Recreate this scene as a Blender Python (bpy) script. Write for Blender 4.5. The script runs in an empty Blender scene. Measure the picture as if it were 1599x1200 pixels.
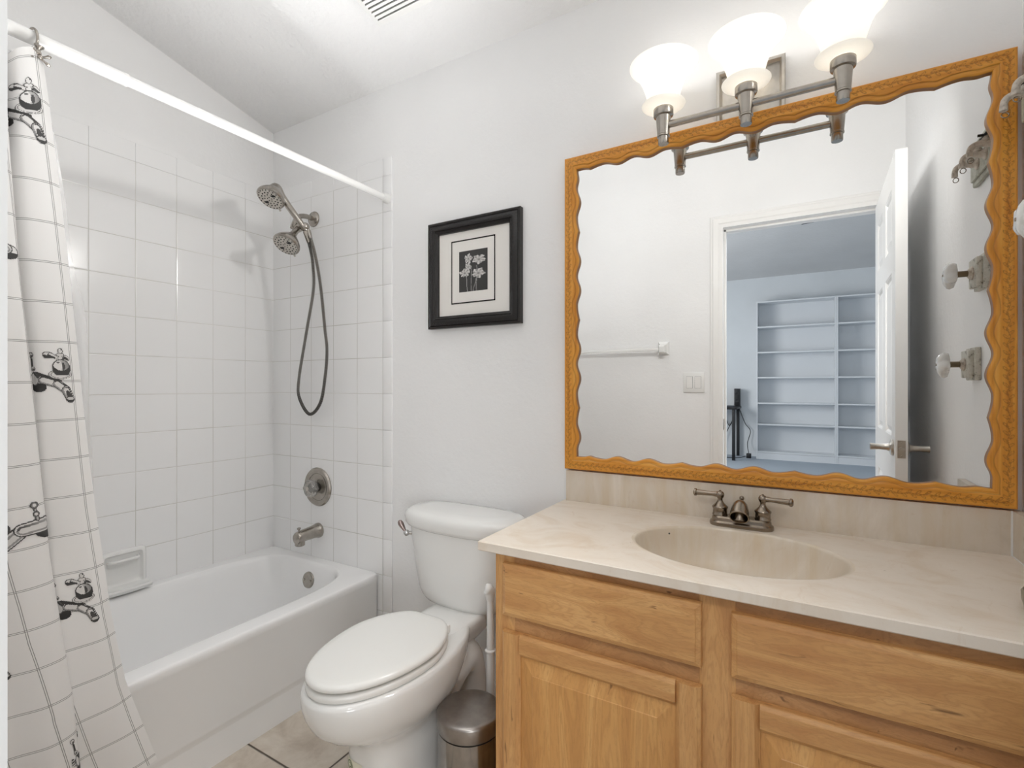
import bpy, bmesh, math, random
from mathutils import Vector, Matrix
random.seed(7)
SC = bpy.context.scene
COL = SC.collection
PI = math.pi

# ------------------------------------------------------------------ camera, world, lights, exposure
cam_d = bpy.data.cameras.new('camera')
cam = bpy.data.objects.new('camera', cam_d); COL.objects.link(cam)
cam_d.sensor_width = 36.0
cam_d.lens = 36.0 * 775.0 / 1599.0
cam_d.clip_start = 0.02
cam_d.shift_y = 3.0 / 1599.0
cam.location = (0, 0, 1.17)
cam.rotation_euler = (PI / 2, 0, math.radians(30.17))
SC.camera = cam

SC.view_settings.view_transform = 'Standard'
SC.view_settings.look = 'None'
SC.view_settings.gamma = 1.0
SC.view_settings.use_curve_mapping = False
SC.view_settings.exposure = 0.03
SC.cycles.max_bounces = 14
SC.cycles.diffuse_bounces = 8
SC.cycles.glossy_bounces = 6
SC.cycles.transparent_max_bounces = 12

world = bpy.data.worlds.new('sky'); SC.world = world
world.use_nodes = True
bg = world.node_tree.nodes['Background']
bg.inputs[0].default_value = (0.85, 0.92, 1.0, 1); bg.inputs[1].default_value = 1.0

def area(name, loc, target, size, energy, color=(1, 1, 1), size_y=None, spread=None):
    l = bpy.data.lights.new(name, 'AREA'); l.energy = energy; l.color = color
    l.size = size
    if size_y: l.shape = 'RECTANGLE'; l.size_y = size_y
    if spread: l.spread = spread
    o = bpy.data.objects.new(name, l); COL.objects.link(o); o.location = loc
    d = Vector(target) - Vector(loc)
    o.rotation_euler = d.to_track_quat('-Z', 'Y').to_euler()
    return o
# daylight at the bedroom's left window, then two added fills shining in through the doorway
area('bedroom_window_light', (-3.12, -3.0, 1.6), (0, -3.2, 1.2), 1.6, 92, (1.0, 0.99, 0.98), 1.4)
area('doorway_fill', (2.50, -2.35, 1.05), (-0.4, 0.4, 0.4), 1.5, 58, (1.0, 0.997, 0.99), 1.2)  # added fill on the right side, no window behind it
area('vanity_front_fill', (0.15, -0.80, 2.62), (-0.3, 1.0, 0.55), 0.9, 17, (0.99, 0.995, 1.0), 0.4)  # added fill without a fitting, brightens the vanity front
# added unseen fills: one aimed up at the sloping ceiling, one facing down
area('upward_bounce_fill', (-1.05, 0.76, 0.92), (-1.30, 0.74, 3.0), 0.9, 3.7, (0.985, 0.995, 1.0), 0.40, math.radians(62))
area('overhead_fill', (-0.90, 0.78, 2.50), (-1.05, 0.80, 0.0), 1.3, 0.9, (0.985, 0.995, 1.0), 0.40, math.radians(85))

# ------------------------------------------------------------------ helpers
def lin(c):
    return tuple(((v / 255.0) / 12.92 if v / 255.0 <= 0.04045 else ((v / 255.0 + 0.055) / 1.055) ** 2.4) for v in c[:3]) + (1.0,)

class NT:
    def __init__(s, m): s.t = m.node_tree; s.n = s.t.nodes; s.l = s.t.links
    def node(s, typ, **kw):
        n = s.n.new(typ)
        for k, v in kw.items(): setattr(n, k, v)
        return n
    def put(s, sock, v):
        if isinstance(v, bpy.types.NodeSocket): s.l.new(v, sock)
        else: sock.default_value = v
    def math(s, op, a, b=None, c=None):
        n = s.node('ShaderNodeMath', operation=op)
        s.put(n.inputs[0], a)
        if b is not None: s.put(n.inputs[1], b)
        if c is not None: s.put(n.inputs[2], c)
        return n.outputs[0]
    def mix(s, f, a, b):
        n = s.node('ShaderNodeMix', data_type='RGBA')
        s.put(n.inputs[0], f); s.put(n.inputs[6], a); s.put(n.inputs[7], b)
        return n.outputs[2]
    def coord(s, scale=(1, 1, 1), kind='Object', loc=(0, 0, 0), rot=(0, 0, 0)):
        if kind == 'World':
            v = s.node('ShaderNodeNewGeometry').outputs['Position']
        else:
            v = s.node('ShaderNodeTexCoord').outputs[kind]
        m = s.node('ShaderNodeMapping'); s.l.new(v, m.inputs[0])
        m.inputs['Scale'].default_value = scale; m.inputs['Location'].default_value = loc
        m.inputs['Rotation'].default_value = rot
        return m.outputs[0]
    def noise(s, vec, scale, detail=3, rough=0.5, dist=0.0):
        n = s.node('ShaderNodeTexNoise'); s.l.new(vec, n.inputs['Vector'])
        n.inputs['Scale'].default_value = scale; n.inputs['Detail'].default_value = detail
        n.inputs['Roughness'].default_value = rough; n.inputs['Distortion'].default_value = dist
        return n.outputs[0]
    def ramp(s, f, stops):
        n = s.node('ShaderNodeValToRGB'); s.put(n.inputs[0], f)
        e = n.color_ramp.elements
        while len(e) < len(stops): e.new(0.5)
        for q, (p, c) in zip(e, stops): q.position = p; q.color = c
        return n.outputs[0]
    def bump(s, h, dist, strength=1.0):
        n = s.node('ShaderNodeBump'); s.put(n.inputs['Height'], h)
        n.inputs['Distance'].default_value = dist; n.inputs['Strength'].default_value = strength
        s.l.new(n.outputs[0], s.bsdf.inputs['Normal'])

def mat(name, col, rough=0.5, metal=0.0, spec=0.5, coat=0.0, emis=None, estr=0.0, trans=0.0, sub=0.0):
    m = bpy.data.materials.new(name); m.use_nodes = True
    t = NT(m); b = t.n['Principled BSDF']; t.bsdf = b
    b.inputs['Base Color'].default_value = lin(col); b.inputs['Roughness'].default_value = rough
    b.inputs['Metallic'].default_value = metal; b.inputs['Specular IOR Level'].default_value = spec
    b.inputs['Coat Weight'].default_value = coat
    if trans: b.inputs['Transmission Weight'].default_value = trans
    if emis: b.inputs['Emission Color'].default_value = lin(emis); b.inputs['Emission Strength'].default_value = estr
    return m, t

def link_col(t, c): t.l.new(c, t.bsdf.inputs['Base Color'])

# --- materials
def m_wall(name, col, bump=0.0009, scale=70):
    m, t = mat(name, col, 0.6, spec=0.3)
    v = t.coord(kind='World')
    n1 = t.noise(v, scale, 4, 0.6); n2 = t.noise(v, scale * 0.35, 2, 0.5)
    t.bump(t.math('ADD', n1, n2), bump, 1.0)
    c = t.ramp(t.noise(v, 2.0, 3), [(0.3, lin(tuple(x - 4 for x in col))), (0.7, lin(tuple(min(255, x + 2) for x in col)))])
    link_col(t, c)
    return m
M_WALL = m_wall('painted_wall', (239, 239, 239))
M_CEIL = m_wall('textured_ceiling', (234, 234, 234), 0.004, 55)
M_BWALL = m_wall('bedroom_wall_paint', (214, 218, 221))
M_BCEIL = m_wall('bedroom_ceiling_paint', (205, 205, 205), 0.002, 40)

def m_tile(name, col, grout, ax, org, pitch, gw=0.003, rough=0.12, grout_mask=None):
    m, t = mat(name, col, rough, spec=0.5)
    g = t.node('ShaderNodeNewGeometry').outputs['Position']
    sx = t.node('ShaderNodeSeparateXYZ'); t.l.new(g, sx.inputs[0])
    ds = []
    for a, o, p in zip(ax, org, pitch):
        f = t.math('FRACT', t.math('DIVIDE', t.math('SUBTRACT', sx.outputs[a], o - 50 * p), p))
        ds.append(t.math('MULTIPLY', t.math('MINIMUM', f, t.math('SUBTRACT', 1.0, f)), p))
    d = t.math('MINIMUM', ds[0], ds[1])
    mr = t.node('ShaderNodeMapRange'); t.l.new(d, mr.inputs[0])
    mr.inputs[1].default_value = gw * 0.3; mr.inputs[2].default_value = gw * 0.75
    mask = mr.outputs[0]
    return m, t, d, mask, g
def finish_wall_tile(name, ax, org, pitch):
    m, t, d, mask, g = m_tile(name, (232, 232, 231), None, ax, org, pitch, 0.0024, rough=0.17)
    v = t.coord(kind='World')
    gc = t.ramp(t.noise(v, 3.2, 3), [(0.35, lin((228, 227, 224))), (0.62, lin((200, 198, 192)))])
    link_col(t, t.mix(mask, gc, lin((240, 240, 240))))
    hr = t.node('ShaderNodeMapRange'); t.l.new(d, hr.inputs[0])
    hr.inputs[1].default_value = 0.0; hr.inputs[2].default_value = 0.004
    h = t.math('ADD', t.math('MULTIPLY', hr.outputs[0], 0.6), t.math('MULTIPLY', t.noise(v, 9, 2), 0.9))
    t.bump(h, 0.0011, 1.0)
    return m
M_TILE_L = finish_wall_tile('glossy_tile_left', (1, 2), (1.55, 0.368), (0.1500, 0.1537))
M_TILE_B = finish_wall_tile('glossy_tile_back', (0, 2), (-1.530, 0.368), (0.1530, 0.1537))
M_TILE_CAP, _t = mat('glossy_tile_trim', (240, 240, 240), 0.12)

def mk_floor():
    m, t, d, mask, g = m_tile('stone_floor_tile', (190, 178, 160), None, (0, 1), (-1.245, 0.9675), (0.335, 0.335), 0.006, 0.35)
    v = t.coord(kind='World')
    n = t.noise(v, 9, 6, 0.65, 0.6)
    c = t.ramp(n, [(0.3, lin((184, 171, 156))), (0.5, lin((204, 193, 179))), (0.72, lin((220, 212, 200)))])
    link_col(t, t.mix(mask, lin((78, 66, 54)), c))
    hr = t.node('ShaderNodeMapRange'); t.l.new(d, hr.inputs[0]); hr.inputs[2].default_value = 0.006
    t.bump(hr.outputs[0], 0.002)
    return m
M_FLOOR = mk_floor()

def m_wood(name, c1, c2, c3, scl, rot=(0, 0, 0), rough=0.42, seed=0.0):
    """scl: mapping scale, small along the grain"""
    m, t = mat(name, c1, rough, spec=0.4)
    v = t.coord(scl, 'Object', (seed, seed * 2, seed * 3), rot)
    big = t.noise(v, 1.6, 3, 0.55, 0.9)
    rings = t.math('SINE', t.math('MULTIPLY', big, 46.0))
    rr = t.math('POWER', t.math('ABSOLUTE', rings), 6.0)
    fine = t.noise(v, 26, 4, 0.6, 0.2)
    base = t.ramp(big, [(0.3, lin(c2)), (0.5, lin(c1)), (0.68, lin(c3))])
    f = t.math('MULTIPLY', t.math('SUBTRACT', 1.0, rr), 0.0)
    c = t.mix(t.math('MULTIPLY', rr, 0.34), base, lin(tuple(x * 0.94 for x in c2)))
    c = t.mix(t.math('MULTIPLY', t.math('GREATER_THAN', fine, 0.56), 0.15), c, lin(tuple(x * 0.78 for x in c2)))
    spots = t.noise(v, 7.0, 2, 0.5, 0.8)
    c = t.mix(t.ramp(spots, [(0.70, (0, 0, 0, 1)), (0.76, (1, 1, 1, 1))]), c, lin(tuple(x * 0.74 for x in c2)))
    link_col(t, c)
    t.bump(fine, 0.0003)
    return m
WC = ((203, 154, 98), (186, 134, 82), (216, 170, 114))
M_WOOD_H = m_wood('maple_horizontal_grain', *WC, (2.2, 14, 14))
M_WOOD_V = m_wood('maple_vertical_grain', *WC, (14, 14, 1.9), seed=3.1)
M_WOOD_V2 = m_wood('maple_panel_grain', (206, 154, 92), (190, 136, 78), (218, 171, 110), (9, 9, 1.2), seed=5.7)
M_WOOD_F = m_wood('maple_frame_grain', (184, 136, 88), (168, 120, 76), (196, 150, 102), (4, 14, 9), seed=8.2)
M_WOOD_IN, _t = mat('cabinet_interior', (180, 140, 100), 0.6)

def mk_marble(name, base, vein_amt=1.0, streak=False):
    m, t = mat(name, base, 0.33, spec=0.4, coat=0.0)
    v = t.coord((2.2, 3.2, 1.0), 'World', rot=(0, 0, 0.4))
    n = t.noise(v, 2.6, 6, 0.62, 1.4)
    c = t.ramp(n, [(0.32, lin((226, 216, 203))), (0.5, lin(base)), (0.66, lin((214, 199, 180)))])
    w = t.noise(t.coord((7, 4, 3), 'World'), 3.0, 5, 0.7, 2.2)
    k = t.ramp(w, [(0.60, (0, 0, 0, 1)), (0.70, (1, 1, 1, 1))])
    c = t.mix(t.math('MULTIPLY', k, 0.28), c, lin((196, 172, 142)))
    s = t.noise(t.coord((1, 1, 1), 'World'), 34, 2, 0.5)
    k2 = t.ramp(s, [(0.765, (0, 0, 0, 1)), (0.79, (1, 1, 1, 1))])
    c = t.mix(t.math('MULTIPLY', k2, 0.7), c, lin((150, 126, 100)))
    if streak:
        st = t.noise(t.coord((11, 1.5, 1.0), 'World'), 3.0, 4, 0.6)
        k3 = t.ramp(st, [(0.45, (0, 0, 0, 1)), (0.75, (1, 1, 1, 1))])
        c = t.mix(t.math('MULTIPLY', k3, 0.5), c, lin((203, 182, 144)))
    link_col(t, c)
    return m
M_MARBLE = mk_marble('cultured_marble', (223, 212, 198))
M_BASIN = mk_marble('cultured_marble_basin', (215, 203, 186), streak=True)
M_SPLASH = mk_marble('cultured_marble_splash', (215, 204, 189), streak=True)

def mk_metal(name, col, rough, bumpy=False):
    m, t = mat(name, col, rough, 1.0)
    v = t.coord((1, 1, 1), 'Object')
    c = t.ramp(t.noise(v, 40, 2), [(0.3, lin(tuple(x * 0.92 for x in col))), (0.7, lin(col))])
    link_col(t, c)
    return m
M_NICKEL = mk_metal('brushed_nickel', (176, 170, 162), 0.26)
M_NICKEL_L = mk_metal('satin_nickel_light', (205, 200, 192), 0.30)
M_PEWTER = mk_metal('antique_pewter', (150, 138, 124), 0.24)
M_STEEL = mk_metal('brushed_steel', (168, 162, 157), 0.30)
M_STEEL_B = mk_metal('polished_steel', (170, 166, 162), 0.16)
M_CHROME = mk_metal('chrome', (215, 215, 215), 0.08)
M_DARK, _t = mat('dark_rubber', (28, 26, 25), 0.6)
M_HOSE, t = mat('ribbed_metal_hose', (150, 146, 140), 0.3, 1.0)
M_PORC, _t = mat('white_porcelain', (232, 232, 230), 0.08, coat=0.5)
M_TUB, _t = mat('tub_enamel', (243, 243, 243), 0.16, coat=0.3)
M_SEAT, _t = mat('white_seat_plastic', (233, 233, 230), 0.22)
M_PLAST, _t = mat('white_plastic', (232, 232, 230), 0.35)
M_TRIMP, _t = mat('white_semigloss_trim', (236, 235, 233), 0.3)
M_ROD, _t = mat('white_enamel_rod', (236, 236, 235), 0.25)
M_DOORP, _t = mat('white_door_paint', (236, 236, 235), 0.35)
M_SHELF, _t = mat('white_shelf_board', (218, 221, 224), 0.45)
M_BLACK, _t = mat('matt_black', (22, 23, 26), 0.5)
M_GREYP, _t = mat('dark_grey_plastic', (70, 76, 84), 0.4)
M_PAPER, _t = mat('white_mat_board', (228, 225, 220), 0.8)
M_TAUPE, _t = mat('taupe_ceramic', (150, 142, 122), 0.35)

def mk_mirror():
    m, t = mat('mirror_silvering', (243, 244, 244), 0.0, 1.0)
    return m
M_MIRROR = mk_mirror()

def mk_attr(name, rough=0.7, tint=None, **kw):
    m, t = mat(name, (255, 255, 255), rough, **kw)
    a = t.node('ShaderNodeAttribute'); a.attribute_name = 'tone'
    c = a.outputs['Color']
    link_col(t, c)
    return m, t
M_PRINT, _t = mk_attr('flower_print', 0.35)
M_INK, _t = mk_attr('printed_ink', 0.75)

def mk_frame_black():
    m, t = mat('black_pebbled_frame', (17, 13, 12), 0.30)
    v = t.coord((1, 1, 1), 'Object')
    n = t.node('ShaderNodeTexVoronoi'); t.l.new(v, n.inputs['Vector']); n.inputs['Scale'].default_value = 260
    t.bump(n.outputs['Distance'], 0.0012, 0.8)
    return m
M_FRAMEB = mk_frame_black()
M_FRAMEB2, _t = mat('black_smooth_moulding', (18, 13, 11), 0.26)

def mk_oak():
    m, t = mat('golden_oak_carved', (198, 130, 52), 0.36, spec=0.45)
    a = t.node('ShaderNodeAttribute'); a.attribute_name = 'tone'
    sp = t.node('ShaderNodeSeparateColor'); t.l.new(a.outputs['Color'], sp.inputs[0])
    # tone.r = carved depth, on the inner lip stain plus painted shade; uv gives the grain direction
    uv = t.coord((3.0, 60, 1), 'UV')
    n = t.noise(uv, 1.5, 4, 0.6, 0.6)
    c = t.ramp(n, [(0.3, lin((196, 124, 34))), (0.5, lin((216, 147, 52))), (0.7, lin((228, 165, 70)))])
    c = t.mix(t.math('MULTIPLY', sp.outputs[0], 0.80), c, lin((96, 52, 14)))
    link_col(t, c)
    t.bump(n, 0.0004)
    return m
M_OAK = mk_oak()

def mk_curtain():
    m, t = mat('white_curtain_cloth', (244, 243, 242), 0.85, spec=0.15)
    uv = t.node('ShaderNodeTexCoord').outputs['UV']
    sx = t.node('ShaderNodeSeparateXYZ'); t.l.new(uv, sx.inputs[0])
    res = None
    cell, gap, lw = 0.090, 0.0034, 0.0006
    for a, o in ((0, 0.022), (1, 0.02)):
        for k in (-1, 1):
            f = t.math('FRACT', t.math('ADD', t.math('DIVIDE', t.math('SUBTRACT', sx.outputs[a], o + k * gap * 0.5), cell), 50.0))
            d = t.math('MULTIPLY', t.math('MINIMUM', f, t.math('SUBTRACT', 1.0, f)), cell)
            l = t.math('LESS_THAN', d, lw)
            res = l if res is None else t.math('MAXIMUM', res, l)
    # a soft woven look
    link_col(t, t.mix(t.math('MULTIPLY', res, 0.86), lin((244, 243, 242)), lin((62, 58, 56))))
    w = t.noise(t.coord((1, 1, 1), 'UV'), 700, 2)
    t.bump(w, 0.0002)
    # cloth lets some light through
    tr = t.node('ShaderNodeBsdfTranslucent'); tr.inputs[0].default_value = lin((236, 235, 233))
    mx = t.node('ShaderNodeMixShader'); mx.inputs[0].default_value = 0.25
    out = t.n['Material Output']
    t.l.new(t.bsdf.outputs[0], mx.inputs[1]); t.l.new(tr.outputs[0], mx.inputs[2]); t.l.new(mx.outputs[0], out.inputs[0])
    return m
M_CURT = mk_curtain()

def mk_liner():
    m, t = mat('clear_liner_vinyl', (232, 233, 234), 0.22)
    tp = t.node('ShaderNodeBsdfTransparent'); mx = t.node('ShaderNodeMixShader'); mx.inputs[0].default_value = 0.45
    t.l.new(tp.outputs[0], mx.inputs[1]); t.l.new(t.bsdf.outputs[0], mx.inputs[2]); t.l.new(mx.outputs[0], t.n['Material Output'].inputs[0])
    t.bump(t.noise(t.coord(kind='World'), 14, 3), 0.004)
    return m
M_LINER = mk_liner()

def mk_shade():
    m, t = mat('frosted_glass_shade', (250, 249, 246), 0.35, emis=(255, 250, 242), estr=0.30)
    tr = t.node('ShaderNodeBsdfTranslucent'); tr.inputs[0].default_value = lin((252, 251, 248))
    mx = t.node('ShaderNodeMixShader'); mx.inputs[0].default_value = 0.55
    t.l.new(t.bsdf.outputs[0], mx.inputs[1]); t.l.new(tr.outputs[0], mx.inputs[2]); t.l.new(mx.outputs[0], t.n['Material Output'].inputs[0])
    return m
M_SHADE = mk_shade()
M_BULB, _t = mat('lit_bulb', (255, 250, 240), 0.4, emis=(255, 248, 236), estr=1.0)
M_ACRYL, _t = mat('clear_acrylic', (226, 224, 220), 0.1, trans=0.75)
M_AGED, t = mat('whitewashed_wood', (205, 202, 192), 0.7)
link_col(t, t.ramp(t.noise(t.coord((30, 30, 30)), 2.0, 5, 0.7), [(0.34, lin((120, 114, 102))), (0.45, lin((198, 195, 184))), (0.7, lin((222, 220, 212)))]))
M_AGEDG, t = mat('grey_green_plaque_paint', (176, 176, 162), 0.6)
link_col(t, t.ramp(t.noise(t.coord((14, 14, 14)), 2.0, 5, 0.7), [(0.3, lin((140, 138, 122))), (0.5, lin((182, 182, 168))), (0.7, lin((198, 198, 186)))]))
M_HOOKP, t = mat('weathered_hook_paint', (196, 186, 174), 0.55)
link_col(t, t.ramp(t.noise(t.coord((60, 60, 60)), 1.2, 4, 0.7), [(0.3, lin((140, 128, 114))), (0.48, lin((200, 190, 178))), (0.7, lin((222, 214, 204)))]))
M_CARPET, t = mat('blue_grey_carpet', (180, 190, 200), 0.95, spec=0.1)
t.bump(t.noise(t.coord(kind='World'), 260, 3), 0.004)
M_GREEN, _t = mat('green_ink', (70, 96, 40), 0.6)
M_STICK, _t = mat('pale_sticker_film', (226, 224, 206), 0.5)
M_GLASSP, _t = mat('window_glass', (240, 245, 250), 0.02, trans=1.0)

# --- mesh building
def catmull(pts, n=8):
    P = [Vector(p) for p in pts]; out = []
    for i in range(len(P) - 1):
        p0 = P[max(i - 1, 0)]; p1 = P[i]; p2 = P[i + 1]; p3 = P[min(i + 2, len(P) - 1)]
        for k in range(n):
            t = k / n
            out.append(0.5 * ((2 * p1) + (p2 - p0) * t + (2 * p0 - 5 * p1 + 4 * p2 - p3) * t * t + (3 * p1 - p0 - 3 * p2 + p3) * t ** 3))
    out.append(P[-1]); return out

class MB:
    def __init__(s): s.bm = bmesh.new(); s.mi = 0
    def face(s, vs):
        try:
            f = s.bm.faces.new(vs); f.material_index = s.mi; return f
        except ValueError: return None
    def box(s, a, b, bev=0.0, seg=2):
        a = Vector(a); b = Vector(b)
        lo = Vector([min(a[i], b[i]) for i in range(3)]); hi = Vector([max(a[i], b[i]) for i in range(3)])
        t = bmesh.new()
        v = [t.verts.new((x, y, z)) for x in (lo.x, hi.x) for y in (lo.y, hi.y) for z in (lo.z, hi.z)]
        for q in ((0, 1, 3, 2), (4, 6, 7, 5), (0, 4, 5, 1), (2, 3, 7, 6), (0, 2, 6, 4), (1, 5, 7, 3)):
            t.faces.new([v[i] for i in q])
        if bev: bmesh.ops.bevel(t, geom=t.edges[:], offset=bev, segments=seg, affect='EDGES', profile=0.5)
        s.merge(t)
        return s
    def merge(s, t, M=None):
        mp = {}
        for v in t.verts: mp[v] = s.bm.verts.new(M @ v.co if M else v.co)
        for f in t.faces: s.face([mp[v] for v in f.verts])
        t.free()
    def obox(s, M, a, b, bev=0.0):
        q = MB(); q.box(a, b, bev); s.merge(q.bm, M); return s
    def loft(s, rings, cap0=True, cap1=True, closed=True):
        R = [[s.bm.verts.new(p) for p in r] for r in rings]
        n = len(R[0])
        for a, b in zip(R, R[1:]):
            for i in range(n if closed else n - 1):
                j = (i + 1) % n
                s.face([a[i], a[j], b[j], b[i]])
        if cap0: s.face(R[0][::-1])
        if cap1: s.face(R[-1])
        return s
    def lathe(s, prof, org=(0, 0, 0), axis=(0, 0, 1), n=32, cap0=True, cap1=True, scale=None, func=None):
        ax = Vector(axis).normalized(); q = ax.to_track_quat('Z', 'Y').to_matrix()
        rings = []
        for r, h in prof:
            ring = []
            for k in range(n):
                a = 2 * PI * k / n
                rr = max(r, 1e-5) * (func(a, r, h) if func else 1.0)
                p = Vector((rr * math.cos(a), rr * math.sin(a), h))
                if scale: p = Vector((p.x * scale[0], p.y * scale[1], p.z))
                ring.append(Vector(org) + q @ p)
            rings.append(ring)
        return s.loft(rings, cap0, cap1)
    def tube(s, pts, r, n=12, smooth=0, cap=True, flat=None):
        """r: number or list (per given point). flat=(a,b): cross-section scale"""
        rs = r if isinstance(r, (list, tuple)) else [r] * len(pts)
        if smooth:
            P = catmull(pts, smooth); rr = []
            for i in range(len(rs) - 1):
                for k in range(smooth): rr.append(rs[i] + (rs[i + 1] - rs[i]) * k / smooth)
            rr.append(rs[-1])
        else: P = [Vector(p) for p in pts]; rr = rs
        rings = []; up = None
        for i, p in enumerate(P):
            d = (P[min(i + 1, len(P) - 1)] - P[max(i - 1, 0)]).normalized()
            if up is None: up = Vector((0, 0, 1)) if abs(d.z) < 0.9 else Vector((0, 1, 0))
            u = (up - d * up.dot(d)).normalized(); w = d.cross(u); up = u
            fa, fb = flat if flat else (1, 1)
            rings.append([p + (u * math.cos(2 * PI * k / n) * fa + w * math.sin(2 * PI * k / n) * fb) * rr[i] for k in range(n)])
        return s.loft(rings, cap, cap)
    def sphere(s, c, r, sc=(1, 1, 1), n=16):
        prof = [(r * math.sin(PI * k / n), -r * math.cos(PI * k / n)) for k in range(n + 1)]
        t = MB(); t.lathe(prof, n=2 * n, cap0=False, cap1=False)
        s.merge(t.bm, Matrix.Translation(Vector(c)) @ Matrix.Diagonal((sc[0], sc[1], sc[2], 1))); return s
    def obj(s, name, m, parent=None, sharp=38, weld=1e-5, recalc=True):
        bm = s.bm
        if weld: bmesh.ops.remove_doubles(bm, verts=bm.verts[:], dist=weld)
        if recalc: bmesh.ops.recalc_face_normals(bm, faces=bm.faces[:])
        loc = Vector((0, 0, 0))
        if parent is not None: loc = wloc(parent)
        for v in bm.verts: v.co -= loc
        for f in bm.faces: f.smooth = True
        a = math.radians(sharp)
        for e in bm.edges:
            if len(e.link_faces) == 2 and e.calc_face_angle(0) > a: e.smooth = False
        me = bpy.data.meshes.new(name); bm.to_mesh(me); bm.free()
        for q in (m if isinstance(m, (list, tuple)) else [m]): me.materials.append(q)
        o = bpy.data.objects.new(name, me); COL.objects.link(o)
        if parent is not None: o.parent = parent
        return o

def wloc(o):
    l = Vector((0, 0, 0))
    while o is not None: l += o.location; o = o.parent
    return l
def tag(o, label, cat, group=None, kind=None):
    o['label'] = label; o['category'] = cat
    if group: o['group'] = group
    if kind: o['kind'] = kind
    return o
def thing(name, loc, label, cat, group=None):
    o = bpy.data.objects.new(name, None); COL.objects.link(o); o.location = loc
    o.empty_display_size = 0.05
    return tag(o, label, cat, group)
def struct(o, label=None, cat=None):
    o['kind'] = 'structure'
    if label: o['label'] = label
    if cat: o['category'] = cat
    return o
def rebase(o, loc):
    """give a single-mesh thing its origin at its base"""
    loc = Vector(loc); o.data.transform(Matrix.Translation(-loc)); o.location = loc; return o

# ------------------------------------------------------------------ the room
WB = 1.55; WL = -2.284; WR = 0.433; DW = 0.08; DT = 0.115   # back (mirror) wall, left, right, door wall face, door wall thickness
def ceil_z(y): return 2.435 + 0.235 * (WB - y)
TH = 0.10
def wall_poly(m, pts, dirv, th):
    a = [Vector(p) for p in pts]; b = [p + Vector(dirv) * th for p in a]
    m.loft([a, b])
    return m
DX0, DX1, DZ = -0.373, 0.357, 2.05       # door opening
m = MB(); wall_poly(m, [(WL - TH, WB, 0), (WR + TH, WB, 0), (WR + TH, WB, 2.8), (WL - TH, WB, 2.8)], (0, 1, 0), TH)
wall_back = struct(m.obj('wall_back', M_WALL), 'white painted wall behind the toilet, vanity and mirror', 'wall')
m = MB(); m.box((WL - TH, DW - DT, 0), (WL, WB, 3.0))
wall_left = struct(m.obj('wall_left', M_WALL), 'white wall on the left above the bathtub tiles', 'wall')
m = MB(); m.box((WR, DW - DT, 0), (WR + TH, WB, 3.0))
struct(m.obj('wall_right', M_WALL), 'white wall at the right edge that carries the knobs and hook plaque', 'wall')
m = MB()
m.box((WL - TH, DW - DT, 0), (DX0 - 0.02, DW, 3.3)); m.box((DX1 + 0.02, DW - DT, 0), (WR + TH, DW, 3.3)); m.box((DX0 - 0.02, DW - DT, DZ + 0.02), (DX1 + 0.02, DW, 3.3))
struct(m.obj('wall_front', M_WALL, weld=0), 'white wall with the doorway, seen in the mirror', 'wall')
m = MB(); wall_poly(m, [(WL - TH, WB + TH, ceil_z(WB + TH)), (WR + TH, WB + TH, ceil_z(WB + TH)), (WR + TH, DW - 0.01, ceil_z(DW - 0.01)), (WL - TH, DW - 0.01, ceil_z(DW - 0.01))], (0, 0, 1), TH)
struct(m.obj('ceiling', M_CEIL), 'sloping white textured ceiling', 'ceiling')
m = MB(); m.box((WL - TH, DW - DT - 0.0, -0.08), (WR + TH, WB + TH, 0))
struct(m.obj('floor', M_FLOOR), 'beige stone-look tile floor with dark grout', 'floor')
# tile surround (slabs on the walls)
TT = 0.007
m = MB(); m.box((WL, DW, 0.34), (WL + TT, WB, 2.058))
m.obj('tile_surround', M_TILE_L, wall_left)
m = MB(); y = DW
k = 0
while y < WB - 0.001:
    y2 = min(WB - 0.15 * math.floor((WB - y - 1e-4) / 0.15), WB); y2 = y2 if y2 > y + 1e-3 else y + 0.15
    m.box((WL, y + 0.0002, 2.0585), (WL + TT + 0.0002, min(y2, WB) - 0.0002, 2.133), 0.0008, 1); y = y2
m.obj('tile_cap_row', M_TILE_CAP, wall_left, weld=0)
m = MB(); m.box((WL + TT, WB - TT, 0.0), (-1.531, WB, 2.058))
m.obj('tile_surround', M_TILE_B, wall_back)
m = MB()
xs = [WL + TT, -2.142, -1.989, -1.836, -1.683, -1.530]
for a, b in zip(xs, xs[1:]): m.box((a + .0002, WB - TT - 0.0002, 2.0585), (b - .0002, WB, 2.133), 0.0008, 1)
m.box((-1.5298, WB - TT - 0.0002, 2.0585), (-1.479, WB, 2.133), 0.002, 2)
for kz in range(-3, 12):
    z0 = 0.368 + 0.1537 * kz; z1 = min(z0 + 0.1537, 2.058)
    if z1 <= 0.003: continue
    z0 = max(z0, 0.0)
    m.box((-1.5298, WB - TT - 0.0002, z0 + .0003), (-1.479, WB, z1 - .0003), 0.0018, 2)
m.obj('tile_cap_row', M_TILE_CAP, wall_back, weld=0)
# baseboard
def baseboard(name, a, b, n, lab):
    a = Vector(a); b = Vector(b); n = Vector(n)
    prof = [(0, 0), (0.014, 0), (0.014, 0.062), (0.011, 0.070), (0.009, 0.074), (0.006, 0.084), (0.0, 0.086)]
    m = MB(); m.loft([[p + n * q[0] + Vector((0, 0, q[1])) for q in prof] for p in (a, b)])
    return struct(m.obj(name, M_TRIMP, sharp=25), lab, 'baseboard')
baseboard('baseboard_back', (-1.478, WB, 0), (-0.66, WB, 0), (0, -1, 0), 'white moulded baseboard behind the toilet')
baseboard('baseboard_front', (-1.45, DW, 0), (DX0 - 0.075, DW, 0), (0, 1, 0), 'white baseboard along the doorway wall')

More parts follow.
